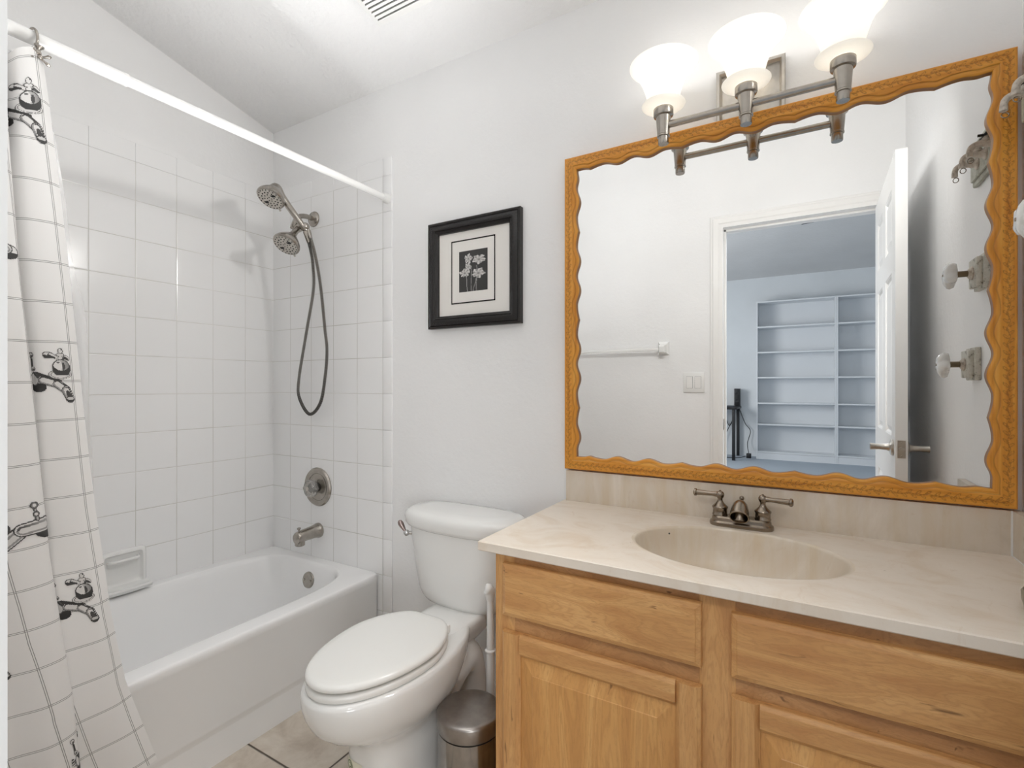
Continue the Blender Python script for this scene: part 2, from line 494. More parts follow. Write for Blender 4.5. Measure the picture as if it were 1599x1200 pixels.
# door casing and jamb
def casing(name, side_y, ny, lab):
    m = MB()
    w = 0.068
    prof = [(0.0, 0.0), (0.0, 0.0155), (0.006, 0.0165), (0.02, 0.0145), (0.026, 0.0175), (0.05, 0.019), (0.056, 0.0145), (0.062, 0.0145), (0.068, 0.011), (0.068, 0.0)]
    path = [((DX0, 0), (-1, 0)), ((DX0, DZ), (-1, 1)), ((DX1, DZ), (1, 1)), ((DX1, 0), (1, 0))]
    rings = []
    for (x, z), (dx, dz) in path:
        rings.append([Vector((min(x + dx * t, WR - 0.001), side_y + ny * h, z + dz * t)) for t, h in prof])
    m.loft(rings)
    return struct(m.obj(name, M_TRIMP, sharp=20, weld=0), lab, 'door casing')
casing('trim_1', DW, 1, 'white moulded casing around the doorway, seen in the mirror and at the left edge')
casing('trim_2', DW - DT, -1, 'white moulded casing on the bedroom side of the doorway')
m = MB()
m.box((DX0 - 0.02, DW - DT, 0), (DX0, DW, DZ + 0.02)); m.box((DX1, DW - DT, 0), (DX1 + 0.02, DW, DZ + 0.02)); m.box((DX0, DW - DT, DZ), (DX1, DW, DZ + 0.02))
m.box((DX0, DW - 0.075, 0), (DX0 + 0.010, DW - 0.04, DZ), 0.001); m.box((DX0, DW - 0.075, DZ - 0.010), (DX1, DW - 0.04, DZ), 0.001); m.box((DX1 - 0.01, DW - 0.075, 0), (DX1, DW - 0.04, DZ), 0.001)
jamb = struct(m.obj('trim_3', M_TRIMP, weld=0), 'white door jamb lining the doorway', 'door jamb')
m = MB(); m.box((DX0 - .001, DW - 0.034, 0.925), (DX0 + 0.002, DW - 0.004, 0.985), 0.0008); m.box((DX0, DW - 0.024, 0.945), (DX0 + 0.0024, DW - 0.014, 0.966))
m.obj('strike_plate', M_NICKEL, jamb)

# door leaf, swung into the room (about 92 degrees)
LW, LT, LH = 0.705, 0.036, 2.03
hinge = Vector((0.350, DW + 0.022, 0))
door = struct(bpy.data.objects.new('door_1', None), 'open white six-panel door seen in the mirror', 'door'); COL.objects.link(door); door.location = hinge
ang = math.radians(1.3)
DM = Matrix.Translation(hinge) @ Matrix.Rotation(ang, 4, 'Z')
# local frame: leaf along +Y (0..LW), thickness in -X (0..LT)
def leaf():
    m = MB()
    zb = 0.012; core = 0.009
    m.obox(DM, (-LT + core, 0.003, zb + .001), (-core, LW - 0.003, LH - .003))
    st = 0.105; mid = 0.10
    rails = [(zb, 0.24), (0.80, 0.98), (1.60, 1.70), (LH - 0.11, LH)]
    cols = [(st, LW / 2 - mid / 2), (LW / 2 + mid / 2, LW - st)]
    for s0, s1 in ((-LT, -LT + core + .001), (-core - .001, 0)):
        for a, b in ((0.002, st), (LW / 2 - mid / 2, LW / 2 + mid / 2), (LW - st, LW - 0.002)):
            m.obox(DM, (s0, a, zb), (s1, b, LH - 0.002))
        for z0, z1 in rails:
            for a, b in cols: m.obox(DM, (s0, a, z0), (s1, b, min(z1, LH - 0.002)))
    m.obox(DM, (-LT, LW - 0.002, zb), (0, LW, LH - .002)); m.obox(DM, (-LT, 0, zb), (0, 0.002, LH - .002)); m.obox(DM, (-LT, 0, LH - .002), (0, LW, LH))
    return m, rails, cols, core
m, rails, cols, core = leaf()
lf = m.obj('leaf', M_DOORP, door, weld=0)
for face in (0, 1):
    for (z0, z1) in [(rails[i][1], rails[i + 1][0]) for i in range(3)]:
        for a, b in cols:
            m = MB(); x0 = -core if face else -LT + core; sgn = 1 if face else -1
            e = 0.012; f = 0.034; hgt = 0.0065
            def ring(d, h): return [DM @ Vector((x0 + sgn * h, yy, zz)) for yy, zz in ((a + d, z0 + d), (b - d, z0 + d), (b - d, z1 - d), (a + d, z1 - d))]
            m.loft([ring(0.0, 0.0085), ring(0.006, 0.006), ring(e, 0.0002), ring(e + .004, 0.0002), ring(f, hgt)], cap0=False)
            m.obj('raised_panel', M_DOORP, lf, sharp=12, recalc=True)
kz = 0.94
hb = DM @ Vector((0, LW - 0.062, kz)); xl = (DM.to_3x3() @ Vector((1, 0, 0))).normalized()
for sgn, nm in ((-1, 'inner'), (1, 'outer')):
    base = hb + xl * (-LT if sgn < 0 else 0)
    m = MB(); ax = xl * sgn
    m.lathe([(0.0, 0), (0.030, 0), (0.031, 0.003), (0.028, 0.008), (0.016, 0.012), (0.012, 0.02), (0.0115, 0.026), (0.0105, 0.040), (0.0125, 0.066), (0.013, 0.070), (0.0, 0.072)], base, ax, 32)
    m.obj('door_handle', M_NICKEL_L, door)
m = MB(); m.obox(DM, (-LT + 0.006, LW - 0.0005, kz - 0.032), (-0.006, LW + 0.0015, kz + 0.032), 0.0)
m.lathe([(0.0, 0), (0.009, 0), (0.008, 0.007), (0.0, 0.008)], DM @ Vector((-LT / 2, LW, kz)), (0, 1, 0), 20)
for dz in (-0.024, 0.024): m.lathe([(0.003, 0.0015), (0.002, 0.0022), (0, 0.0024)], DM @ Vector((-LT / 2, LW, kz + dz)), (0, 1, 0), 10)
m.obj('latch_plate', M_NICKEL_L, door)
for hz in (0.25, 1.02, 1.80):
    m = MB(); m.lathe([(0, 0), (0.006, 0), (0.006, 0.09), (0, 0.09)], (hinge.x + 0.004, hinge.y - 0.005, hz), (0, 0, 1), 12)
    m.obj('hinge', M_NICKEL, door)

# ------------------------------------------------------------------ bedroom behind the doorway (seen in the mirror)
BY0, BY1 = -6.1, DW - DT; BX0, BX1 = -3.2, 2.6
def bceil(y): return 2.96 + 0.15 * (y - BY0)
m = MB(); m.box((BX0, BY0, -0.08), (BX1, BY1 - .0, -0.0)); struct(m.obj('floor_bedroom', M_CARPET), 'blue-grey carpet floor of the room beyond the doorway', 'floor')
m = MB(); m.box((BX0 - TH, BY0 - TH, 0), (BX1 + TH, BY0, 3.2)); struct(m.obj('wall_bedroom_far', M_BWALL), 'pale wall behind the white bookcases', 'wall')
m = MB(); m.box((BX1, BY0, 0), (BX1 + TH, BY1, 4.1)); struct(m.obj('wall_bedroom_right', M_BWALL), 'pale side wall of the bedroom', 'wall')
m = MB()
wy0, wy1, wz0, wz1 = -3.9, -2.1, 0.85, 2.35
m.box((BX0 - TH, BY0, 0), (BX0, wy0, 4.1)); m.box((BX0 - TH, wy1, 0), (BX0, BY1, 4.1)); m.box((BX0 - TH, wy0, 0), (BX0, wy1, wz0)); m.box((BX0 - TH, wy0, wz1), (BX0, wy1, 4.1))
struct(m.obj('wall_bedroom_left', M_BWALL, weld=0), 'pale side wall of the bedroom with a window', 'wall')
m = MB(); m.box((BX0, BY1 - 0.04, 0), (WL - TH, BY1, 4.1)); m.box((WR + TH, BY1 - 0.04, 0), (BX1, BY1, 4.1)); m.box((WL - TH, BY1 - 0.03, 3.0), (WR + TH, BY1 - .001, 4.1))
struct(m.obj('wall_bedroom_near', M_BWALL, weld=0), 'bedroom side of the doorway wall', 'wall')
m = MB(); wall_poly(m, [(BX0 - TH, BY0 - TH, bceil(BY0 - TH)), (BX1 + TH, BY0 - TH, bceil(BY0 - TH)), (BX1 + TH, BY1, bceil(BY1)), (BX0 - TH, BY1, bceil(BY1))], (0, 0, 1), TH)
struct(m.obj('ceiling_bedroom', M_BCEIL), 'grey shaded sloping ceiling of the bedroom', 'ceiling')
m = MB()
for a, b in (((wy0, wz0), (wy0 + .05, wz1)), ((wy1 - .05, wz0), (wy1, wz1)), ((wy0 + .05, wz0), (wy1 - .05, wz0 + .05)), ((wy0 + .05, wz1 - .05), (wy1 - .05, wz1)), ((-3.02, wz0 + .05), (-2.98, wz1 - .05))):
    m.box((BX0 - 0.07, a[0], a[1]), (BX0 - 0.03, b[0], b[1]), 0.002)
wn = struct(m.obj('window_1', M_TRIMP, weld=0), 'white framed window of the bedroom', 'window')
m = MB(); m.box((BX0 - 0.052, wy0 + .05, wz0 + .05), (BX0 - 0.048, wy1 - .05, wz1 - .05)); 

# bookcases
def bookcase(x0, x1, label):
    yf, yb = -5.80, BY0; t = 0.02; top = 2.52
    root = thing('bookcase', ((x0 + x1) / 2, yb, 0), label, 'bookcase')
    for a in (x0, x1 - t):
        m = MB(); m.box((a, yb + 0.002, 0), (a + t, yf, top), 0.001, 1); m.obj('side_panel', M_SHELF, root)
    m = MB(); m.box((x0 + t, yb + .002, 0.0), (x1 - t, yb + 0.008, top - t)); m.obj('back_panel', M_SHELF, root)
    m = MB(); m.box((x0 + t, yb + .002, top - t), (x1 - t, yf, top), 0.001, 1); m.obj('top_panel', M_SHELF, root)
    m = MB(); m.box((x0 + t, yf - 0.02, 0), (x1 - t, yf - 0.005, 0.10)); m.obj('plinth', M_SHELF, root)
    for z in (0.125, 0.565, 0.905, 1.312, 1.714, 2.12):
        m = MB(); m.box((x0 + t, yb + 0.008, z - 0.022), (x1 - t, yf - 0.003, z), 0.001, 1); m.obj('shelf', M_SHELF, root)
bookcase(-0.616, 0.466, 'wide empty white bookcase, the left one in the mirror')
bookcase(0.467, 1.30, 'narrower empty white bookcase partly behind the open door')

# desk with things
root = thing('desk', (-1.4, -5.75, 0), 'black desk with thin square legs in the bedroom left of the bookcases', 'desk')
m = MB(); m.box((-2.1, -6.08, 0.80), (-0.86, -5.38, 0.835), 0.003); m.obj('desktop', M_BLACK, root)
for x in (-0.93, -2.06):
    for y in (-5.44, -6.06):
        m = MB(); m.box((x, y, 0), (x + 0.045, y + 0.045, 0.80), 0.002); m.obj('leg', M_BLACK, root)
m = MB(); m.box((-0.955, -6.06, 0.835), (-0.87, -5.93, 1.125), 0.004); m.lathe([(0.03, 0), (0.028, 0.003), (0.008, 0.0)], (-0.912, -5.93, 1.04), (0, 1, 0), 20); m.lathe([(0.03, 0), (0.028, 0.003), (0.008, 0.0)], (-0.912, -5.93, 0.93), (0, 1, 0), 20)
tag(rebase(m.obj('speaker', M_BLACK), (-0.912, -6.0, 0.835)), 'tall narrow black speaker standing on the desk corner', 'speaker')
m = MB(); m.box((-1.16, -5.75, 0.835), (-0.92, -5.50, 0.85), 0.003); m.box((-1.14, -5.73, 0.85), (-0.94, -5.52, 0.853), 0.001)
tag(rebase(m.obj('desk_pad', [M_GREYP]), (-1.04, -5.62, 0.835)), 'flat grey pad lying on the black desk', 'desk pad')
m = MB(); m.box((-0.76, -5.86, 0.0), (-0.69, -5.78, 0.075), 0.008)
tag(rebase(m.obj('power_adapter', M_BLACK), (-0.725, -5.82, 0)), 'black power adapter block on the carpet beside the bookcase', 'adapter')
def cable(pts, label):
    m = MB(); m.tube(pts, 0.006, 6, smooth=8); tag(rebase(m.obj('cable', M_BLACK), pts[0]), label, 'cable')
cable([(-0.90, -6.05, 0.82), (-0.80, -6.06, 0.55), (-0.72, -6.05, 0.42), (-0.76, -6.02, 0.22), (-0.73, -5.87, 0.06)], 'thin black cable looping from the desk to the adapter')
cable([(-1.15, -6.07, 0.8), (-1.05, -6.07, 0.5), (-0.98, -6.05, 0.62), (-1.12, -6.03, 0.3), (-1.2, -5.98, 0.008)], 'thin black cable tangled under the desk')
cable([(-1.25, -5.75, 0.008), (-1.0, -5.68, 0.008), (-0.86, -5.75, 0.008), (-0.77, -5.80, 0.03)], 'thin black cable lying on the carpet under the desk')

# ceiling fan
fx, fy = 0.33, -2.41
root = thing('ceiling_fan', (fx, fy, bceil(fy)), 'dark ceiling fan whose hub just shows below the door head in the mirror', 'ceiling fan')
m = MB(); m.lathe([(0.0, 0), (0.012, 0), (0.012, bceil(fy) - 2.93), (0, bceil(fy) - 2.93)], (fx, fy, 2.93), (0, 0, 1), 12); m.lathe([(0.03, 2.93 + 0.45), (0.06, bceil(fy) - 0.01), (0, bceil(fy) - 0.01)], (fx, fy, 0), (0, 0, 1), 24); m.obj('downrod', M_BLACK, root)
m = MB(); m.lathe([(0, 2.735), (0.05, 2.74), (0.09, 2.775), (0.10, 2.83), (0.10, 2.90), (0.06, 2.93), (0, 2.935)], (fx, fy, 0), (0, 0, 1), 32); m.obj('motor_housing', M_BLACK, root)
for k in range(5):
    a = 2 * PI * k / 5 + 0.5; R = Matrix.Translation((fx, fy, 2.87)) @ Matrix.Rotation(a, 4, 'Z') @ Matrix.Rotation(0.18, 4, 'X')
    m = MB(); m.obox(R, (0.10, -0.02, -0.004), (0.2, 0.02, 0.004)); m.obox(R, (0.18, -0.065, -0.003), (0.62, 0.065, 0.004), 0.003); m.obj('blade', M_BLACK, root)

# ------------------------------------------------------------------ bathtub
TBZ = 0.372
TX0, TX1, TY0, TY1 = WL + TT + .001, -1.552, DW + .002, WB - TT - 0.001
N = 256
def rect_ring(x0, x1, y0, y1, z, r=0.02, n=N, ex=None):
    """superellipse-ish rounded rectangle sampled at equal angles"""
    cx, cy = (x0 + x1) / 2, (y0 + y1) / 2; a, b = (x1 - x0) / 2, (y1 - y0) / 2
    out = []
    for k in range(n):
        t = 2 * PI * k / n
        c, s = math.cos(t), math.sin(t)
        # ray to rounded rect
        e = ex
        q = (abs(c) ** e + abs(s) ** e) ** (-1.0 / e)
        out.append(Vector((cx + a * q * c, cy + b * q * s, z)))
    return out
root = thing('bathtub', ((TX0 + TX1) / 2, (TY0 + TY1) / 2, 0), 'white enamel alcove bathtub against the tiled left wall', 'bathtub')
m = MB()
ap = [(-0.008, 0.0), (-0.008, 0.094), (-0.008, 0.098), (-0.001, 0.116), (0.0, 0.122), (0.0, 0.338), (0.002, 0.343), (0.002, TBZ - 0.012), (0.0005, TBZ - 0.004), (-0.003, TBZ - 0.001), (-0.009, TBZ)]
rings = [rect_ring(TX0, TX1 + dx, TY0, TY1, z, ex=60) for dx, z in ap]
IX0, IX1, IY0, IY1 = -2.225, -1.628, 0.17, 1.492
basin = [(-0.012, 0.0, 5), (-0.006, 0.0005, 5), (0.0, 0.003, 5), (0.006, 0.008, 5), (0.012, 0.018, 5), (0.020, 0.05, 4.9), (0.032, 0.11, 4.8), (0.046, 0.19, 4.6), (0.062, 0.25, 4.2), (0.085, 0.285, 4), (0.12, 0.303, 3.6), (0.17, 0.310, 3.2), (0.25, 0.312, 3)]
for i, (d, dz, ex) in enumerate(basin):
    dy = d * 1.0
    rings.append(rect_ring(IX0 + d * 0.9, IX1 - d * 0.9, IY0 + dy * 2.4, IY1 - dy * 0.75, TBZ - dz, ex=ex))
m.loft(rings, cap0=True, cap1=True)
m.obj('tub_shell', M_TUB, root, sharp=50, weld=0)
m = MB()
m.lathe([(0, -0.004), (0.033, -0.004), (0.036, 0.0), (0.034, 0.006), (0.029, 0.009), (0.022, 0.0075), (0.0, 0.0085)], (-1.915, 1.472, 0.296), (0, -1, 0.16), 40)
for dx in (-0.020, 0.020): m.lathe([(0, 0.008), (0.005, 0.008), (0.004, 0.011), (0, 0.012)], (-1.915 + dx, 1.472, 0.296), (0, -1, 0.16), 12)
m.obj('overflow_plate', M_NICKEL, root)
m = MB(); m.lathe([(0, 0), (0.035, 0), (0.033, 0.004), (0.02, 0.002), (0, 0.003)], (-1.92, 1.22, 0.061), (0, 0, 1), 32); m.obj('drain', M_CHROME, root)

# tub spout
root = thing('tub_spout', (-1.935, WB - TT, 0.50), 'satin nickel tub spout with diverter knob below the shower valve', 'tub spout')
m = MB()
c = Vector((-1.935, 0, 0.500))
sec = [(1.543, 0.0, 0.034, 0.034), (1.535, 0, 0.034, 0.034), (1.528, 0, 0.031, 0.031), (1.51, -0.001, 0.028, 0.029), (1.47, -0.003, 0.026, 0.027), (1.44, -0.006, 0.025, 0.027), (1.427, -0.008, 0.0245, 0.026), (1.422, -0.010, 0.022, 0.024), (1.420, -0.011, 0.016, 0.018)]
m.loft([[Vector((c.x + a * math.cos(2 * PI * k / 32), y, c.z + dz + b * math.sin(2 * PI * k / 32))) for k in range(32)] for y, dz, a, b in sec])
m.lathe([(0.0215, 0), (0.0215, 0.026), (0.018, 0.029), (0.0, 0.029)], (c.x, 1.442, c.z - 0.016), (0, 0, -1), 24)
m.obj('spout_body', M_NICKEL, root)
m = MB(); m.lathe([(0.004, 0), (0.004, 0.010), (0.008, 0.013), (0.008, 0.019), (0, 0.021)], (c.x, 1.438, c.z + 0.017), (0, -0.1, 1), 16); m.obj('diverter_knob', M_NICKEL, root)

# shower valve
vx, vz = -1.938, 0.701
root = thing('shower_valve', (vx, WB - TT, vz), 'round satin nickel shower valve with a clear faceted knob', 'shower valve')
m = MB(); m.lathe([(0.0, 0), (0.089, 0), (0.090, 0.004), (0.085, 0.011), (0.074, 0.014), (0.066, 0.012), (0.062, 0.007), (0.055, 0.009), (0.0, 0.010)], (vx, WB - TT, vz), (0, -1, 0), 64); m.obj('escutcheon', M_NICKEL, root)
m = MB(); m.lathe([(0.0, 0.008), (0.022, 0.008), (0.021, 0.022), (0.014, 0.024), (0.014, 0.026), (0, 0.026)], (vx, WB - TT, vz), (0, -1, 0), 32); m.obj('stem', M_DARK, root)
m = MB(); m.lathe([(0, 0.020), (0.026, 0.020), (0.037, 0.029), (0.039, 0.046), (0.034, 0.057), (0.018, 0.060), (0.0, 0.060)], (vx, WB - TT, vz), (0, -1, 0), 16, func=lambda a, r, h: 1 + 0.10 * math.cos(6 * a)); kn = m.obj('knob', M_ACRYL, root, sharp=15)
m = MB(); m.lathe([(0, 0.0), (0.010, 0.0), (0.010, 0.002), (0, 0.003)], (vx, WB - TT - 0.0605, vz), (0, -1, 0), 16); m.obj('index_button', M_NICKEL_L, kn)

# shower heads
sx, sz = -1.968, 1.950
root = thing('shower_head_set', (sx, WB - TT, sz), 'brushed nickel twin shower head with a ribbed hose hanging in a loop', 'shower head')
m = MB(); m.lathe([(0, 0), (0.036, 0), (0.036, 0.003), (0.031, 0.010), (0.018, 0.014), (0.013, 0.015), (0, 0.015)], (sx, WB - TT, sz), (0, -1, 0), 40); m.obj('wall_flange', M_NICKEL, root)
A0 = Vector((sx, 1.54, sz)); J = Vector((sx + 0.005, 1.425, sz - 0.075))
m = MB(); m.tube([A0, (sx, 1.50, sz + 0.001), (sx, 1.465, sz - 0.010), (sx + .002, 1.440, sz - 0.040), J], 0.011, 16, smooth=6); m.obj('shower_arm', M_NICKEL, root)
def head(center, normal, parent, r=0.057, stem=None):
    n = Vector(normal).normalized(); c = Vector(center)
    m = MB(); m.lathe([(0.0, 0.0), (r - 0.004, 0.0), (r, -0.004), (r, -0.010), (r * 0.95, -0.017), (r * 0.84, -0.028), (r * 0.66, -0.042), (r * 0.46, -0.056), (r * 0.32, -0.065), (0, -0.070)], c, n, 40)
    h = m.obj('head_shell', M_NICKEL, parent)
    m = MB(); m.lathe([(0, 0.0008), (r - 0.007, 0.0008), (r - .008, 0.002), (0, 0.0025)], c, n, 40); fp = m.obj('spray_face', M_NICKEL_L, h)
    q = n.to_track_quat('Z', 'Y').to_matrix()
    m = MB()
    for rr, cnt, sz_ in ((0.80, 20, 0.0026), (0.58, 14, 0.0032), (0.38, 9, 0.0026), (0.17, 5, 0.0022)):
        for k in range(cnt):
            a = 2 * PI * (k + 0.5 * (rr == 0.58)) / cnt
            p = c + q @ Vector((rr * r * math.cos(a), rr * r * math.sin(a), 0.002))
            m.lathe([(sz_, 0), (sz_ * 0.8, 0.002), (0, 0.002)], p, n, 8)
    for a in (0.4, 0.4 + PI):
        p = c + q @ Vector((0.48 * r * math.cos(a), 0.48 * r * math.sin(a), 0.002)); m.lathe([(0.007, 0), (0.006, 0.0016), (0, 0.0016)], p, n, 12, scale=(1.5, 0.8))
    m.obj('spray_nozzles', M_DARK, h, weld=0)
    m = MB(); m.tube([c + q @ Vector((0, -r * 0.95, -0.006)), c + q @ Vector((0, -r * 1.14, -0.002))], 0.004, 8); m.obj('spray_tab', M_NICKEL_L, h)
    return h
J = Vector((-1.950, 1.452, 1.885))
m = MB(); m.lathe([(0, -0.02), (0.017, -0.018), (0.019, 0.0), (0.017, 0.022), (0.012, 0.03), (0, 0.03)], J, (0.1, -0.75, -0.6), 24); m.tube([J, J + Vector((0.045, -0.006, -0.006))], [0.014, 0.012], 16); m.sphere(J + Vector((0.048, -0.008, -0.008)), 0.019)
m.obj('diverter_bracket', M_NICKEL, root)
F1c = Vector((-1.921, 1.362, 1.778))
f1 = head(F1c, (0.12, -0.55, -0.80), root)
m = MB(); m.tube([J + Vector((0, -0.01, -0.012)), J + Vector((0.012, -0.035, -0.035)), F1c - Vector((0.12, -0.55, -0.80)) * 0.055], [0.012, 0.014, 0.018], 16, smooth=4); m.obj('head_neck', M_NICKEL, root)
hb_ = Vector((-1.900, 1.446, 1.862)); ht = Vector((-1.938, 1.332, 2.008)); H2 = Vector((-1.923, 1.290, 1.955))
h2 = head(H2, (0.10, -0.50, -0.82), root, 0.057)
m = MB(); m.tube([hb_, hb_.lerp(ht, 0.25), hb_.lerp(ht, 0.6), hb_.lerp(ht, 0.85), ht + Vector((0, -0.004, 0.004)), H2 - Vector((0.10, -0.50, -0.82)) * 0.045], [0.013, 0.0135, 0.0145, 0.017, 0.024, 0.030], 20, smooth=6); m.obj('handset_handle', M_NICKEL, root)
HP = [(-1.893, 1.445, 1.843), (-1.88, 1.455, 1.775), (-1.883, 1.47, 1.708), (-1.905, 1.49, 1.608), (-1.96, 1.5, 1.444), (-1.975, 1.5, 1.386), (-2.019, 1.5, 1.209), (-2.019, 1.5, 1.119), (-1.947, 1.5, 1.041), (-1.866, 1.495, 1.092), (-1.826, 1.49, 1.216), (-1.809, 1.485, 1.328), (-1.816, 1.48, 1.419), (-1.83, 1.475, 1.561), (-1.839, 1.465, 1.668), (-1.858, 1.455, 1.772), (-1.887, 1.447, 1.86)]
pts = catmull(HP, 60)
# resample evenly and make ribs
ln = [0.0]
for a, b in zip(pts, pts[1:]): ln.append(ln[-1] + (b - a).length)
total = ln[-1]; step = 0.0012; ev = []; j = 0; d = 0
while d < total:
    while ln[j + 1] < d: j += 1
    ev.append(pts[j].lerp(pts[j + 1], (d - ln[j]) / max(ln[j + 1] - ln[j], 1e-9))); d += step
m = MB(); m.tube(ev, [0.0076 if (i % 4) in (0, 1) else 0.0054 for i in range(len(ev))], 10)
m.bm.faces.ensure_lookup_table()
for i, f in enumerate(m.bm.faces):
    if (i // 10) % 4 in (1, 2): f.material_index = 1
m.obj('hose', [M_HOSE, M_DARK], root, sharp=80)
m = MB(); dd = (ev[-12] - ev[-1]).normalized(); m.lathe([(0, 0), (0.011, 0), (0.0105, 0.02), (0.008, 0.04), (0, 0.04)], ev[-1], dd, 20); d2 = (ev[14] - ev[0]).normalized(); m.lathe([(0, -0.01), (0.013, -0.01), (0.011, 0.02), (0.008, 0.04), (0, 0.04)], ev[0], d2, 20); m.obj('hose_nut', M_NICKEL, root)

# soap dish on the left wall
m = MB()
sy, sz0 = 0.905, 0.455
def sd(x, hw, z0, z1, rr=12): return [Vector((WL + TT + x, sy + hw * (abs(math.cos(2*PI*k/48))**(2/rr)) * (1 if math.cos(2*PI*k/48) >= 0 else -1), (z0 + z1) / 2 + (z1 - z0) / 2 * (abs(math.sin(2*PI*k/48))**(2/rr)) * (1 if math.sin(2*PI*k/48) >= 0 else -1))) for k in range(48)]
m.loft([sd(0.0, 0.078, 0.385, 0.535), sd(0.010, 0.078, 0.385, 0.535), sd(0.016, 0.073, 0.390, 0.530), sd(0.018, 0.064, 0.400, 0.522), sd(0.010, 0.058, 0.406, 0.516), sd(0.006, 0.052, 0.412, 0.510)], True, True)
tray = [(0.010, 0.386), (0.055, 0.378), (0.072, 0.384), (0.078, 0.396), (0.074, 0.402), (0.066, 0.398), (0.05, 0.392), (0.010, 0.404)]
m.loft([[Vector((WL + TT + x * (1 - 0.12 * (abs(q) / 0.074) ** 3), sy + q, z)) for x, z in tray] for q in (-0.076, -0.072, -0.05, -0.02, 0.02, 0.05, 0.072, 0.076)])
m.tube([(WL + TT + 0.012, sy - 0.05, 0.50), (WL + TT + 0.035, sy - 0.035, 0.50), (WL + TT + 0.035, sy + 0.035, 0.50), (WL + TT + 0.012, sy + 0.05, 0.50)], 0.006, 10, smooth=5)
tag(rebase(m.obj('soap_dish', M_PORC, sharp=50), (WL + TT, sy, 0.38)), 'white ceramic soap dish set in the left tile wall above the tub', 'soap dish')

# ------------------------------------------------------------------ shower rod, hook, curtain, liner
RX, RZ = -1.50, 1.957
root = thing('shower_rod', (RX, (DW + WB) / 2, RZ), 'white tension shower rod running over the tub edge', 'shower rod')
m = MB(); m.lathe([(0, 0), (0.0155, 0), (0.0155, 0.605 - DW - 0.02), (0.0135, 0.605 - DW - 0.018), (0.0, 0.605 - DW - 0.018)], (RX, DW + 0.02, RZ), (0, 1, 0), 32); m.obj('outer_tube', M_ROD, root)
m = MB(); m.lathe([(0, 0), (0.0135, 0), (0.0135, 1.52 - 0.6), (0, 1.52 - 0.6)], (RX, 0.6, RZ), (0, 1, 0), 32); m.obj('inner_tube', M_ROD, root)
m = MB(); m.lathe([(0.0155, 0), (0.0160, 0.001), (0.0160, 0.007), (0.0138, 0.008)], (RX, 0.6, RZ), (0, 1, 0), 32); m.obj('tube_collar', M_PLAST, root)
for y0, ax in ((WB - 0.0085, (0, -1, 0)), (DW + 0.001, (0, 1, 0))):
    m = MB(); m.lathe([(0, 0), (0.021, 0), (0.021, 0.008), (0.018, 0.014), (0.0165, 0.032), (0, 0.033)], (RX, y0, RZ), ax, 32); m.obj('end_cap', M_PLAST, root)

# curtain: folded cloth, defined by fold knots at five heights
Z0, Z1 = 1.922, 0.175
def interp(tab, t):
    for (a, va), (b, vb) in zip(tab, tab[1:]):
        if t <= b: 
            u = (t - a) / (b - a); u = u * u * (3 - 2 * u) if False else u
            return va + (vb - va) * u
    return tab[-1][1]
YR = [(0, 0.438), (0.06, 0.450), (0.2, 0.474), (0.4, 0.505), (0.6, 0.535), (0.75, 0.566), (0.86, 0.600), (1.0, 0.668)]
F1 = [(0, 0.408), (0.2, 0.414), (0.45, 0.424), (0.7, 0.452), (1.0, 0.496)]
YB = [(0, 0.372), (0.15, 0.386), (0.3, 0.402), (0.45, 0.424), (0.65, 0.452), (0.85, 0.492), (1.0, 0.512)]
XC = -1.497
def knots(t):
    yr, f1, yb = interp(YR, t), interp(F1, t), interp(YB, t)
    f = min(f1, yb + 0.004)
    a = 0.30 + 0.70 * t           # folds open up lower down
    k = [(yr, XC + 0.010), (yr - (yr - f) * 0.30, XC + 0.022), (yr - (yr - f) * 0.72, XC + 0.022 - 0.012 * a), (f + 0.006, XC + 0.004), (f - 0.010, XC - 0.022), (f - 0.030, XC - 0.020)]
    k += [(yb - 0.030, XC - 0.004), (yb - 0.002, XC + 0.010), (yb - 0.014, XC + 0.032), (yb - 0.055, XC + 0.030 + 0.012 * t), (yb - 0.10, XC + 0.020), (yb - 0.135, XC + 0.002), (yb - 0.12, XC - 0.016), (yb - 0.10 , XC - 0.024)]
    k += [(yb - 0.15, XC - 0.018), (yb - 0.185, XC + 0.012), (yb - 0.22, XC + 0.028), (yb - 0.262, XC + 0.018)]
    return k
NV = 200
def cloth_row(t, n=14):
    K = knots(t); z = Z0 + (Z1 - Z0) * t
    lift = 0.0
    P = catmull([(x + 0.006 * math.sin(9 * t + 26 * y) * t, y, z) for (y, x) in K], n)
    u = [0.0]
    for a, b in zip(P, P[1:]): u.append(u[-1] + (b - a).length)
    return P, u
rows = [cloth_row(i / NV) for i in range(NV + 1)]
UL = 0.50
US = [i * 0.0035 for i in range(int(UL / 0.0035) + 1)]
def row_at(row, u):
    P, U = row
    if u >= U[-1]: return P[-1]
    lo, hi = 0, len(U) - 1
    while hi - lo > 1:
        mid = (lo + hi) // 2
        if U[mid] <= u: lo = mid
        else: hi = mid
    return P[lo].lerp(P[hi], (u - U[lo]) / max(U[hi] - U[lo], 1e-9))
GRID = [[row_at(r, min(u, r[1][-1])) for u in US] for r in rows]
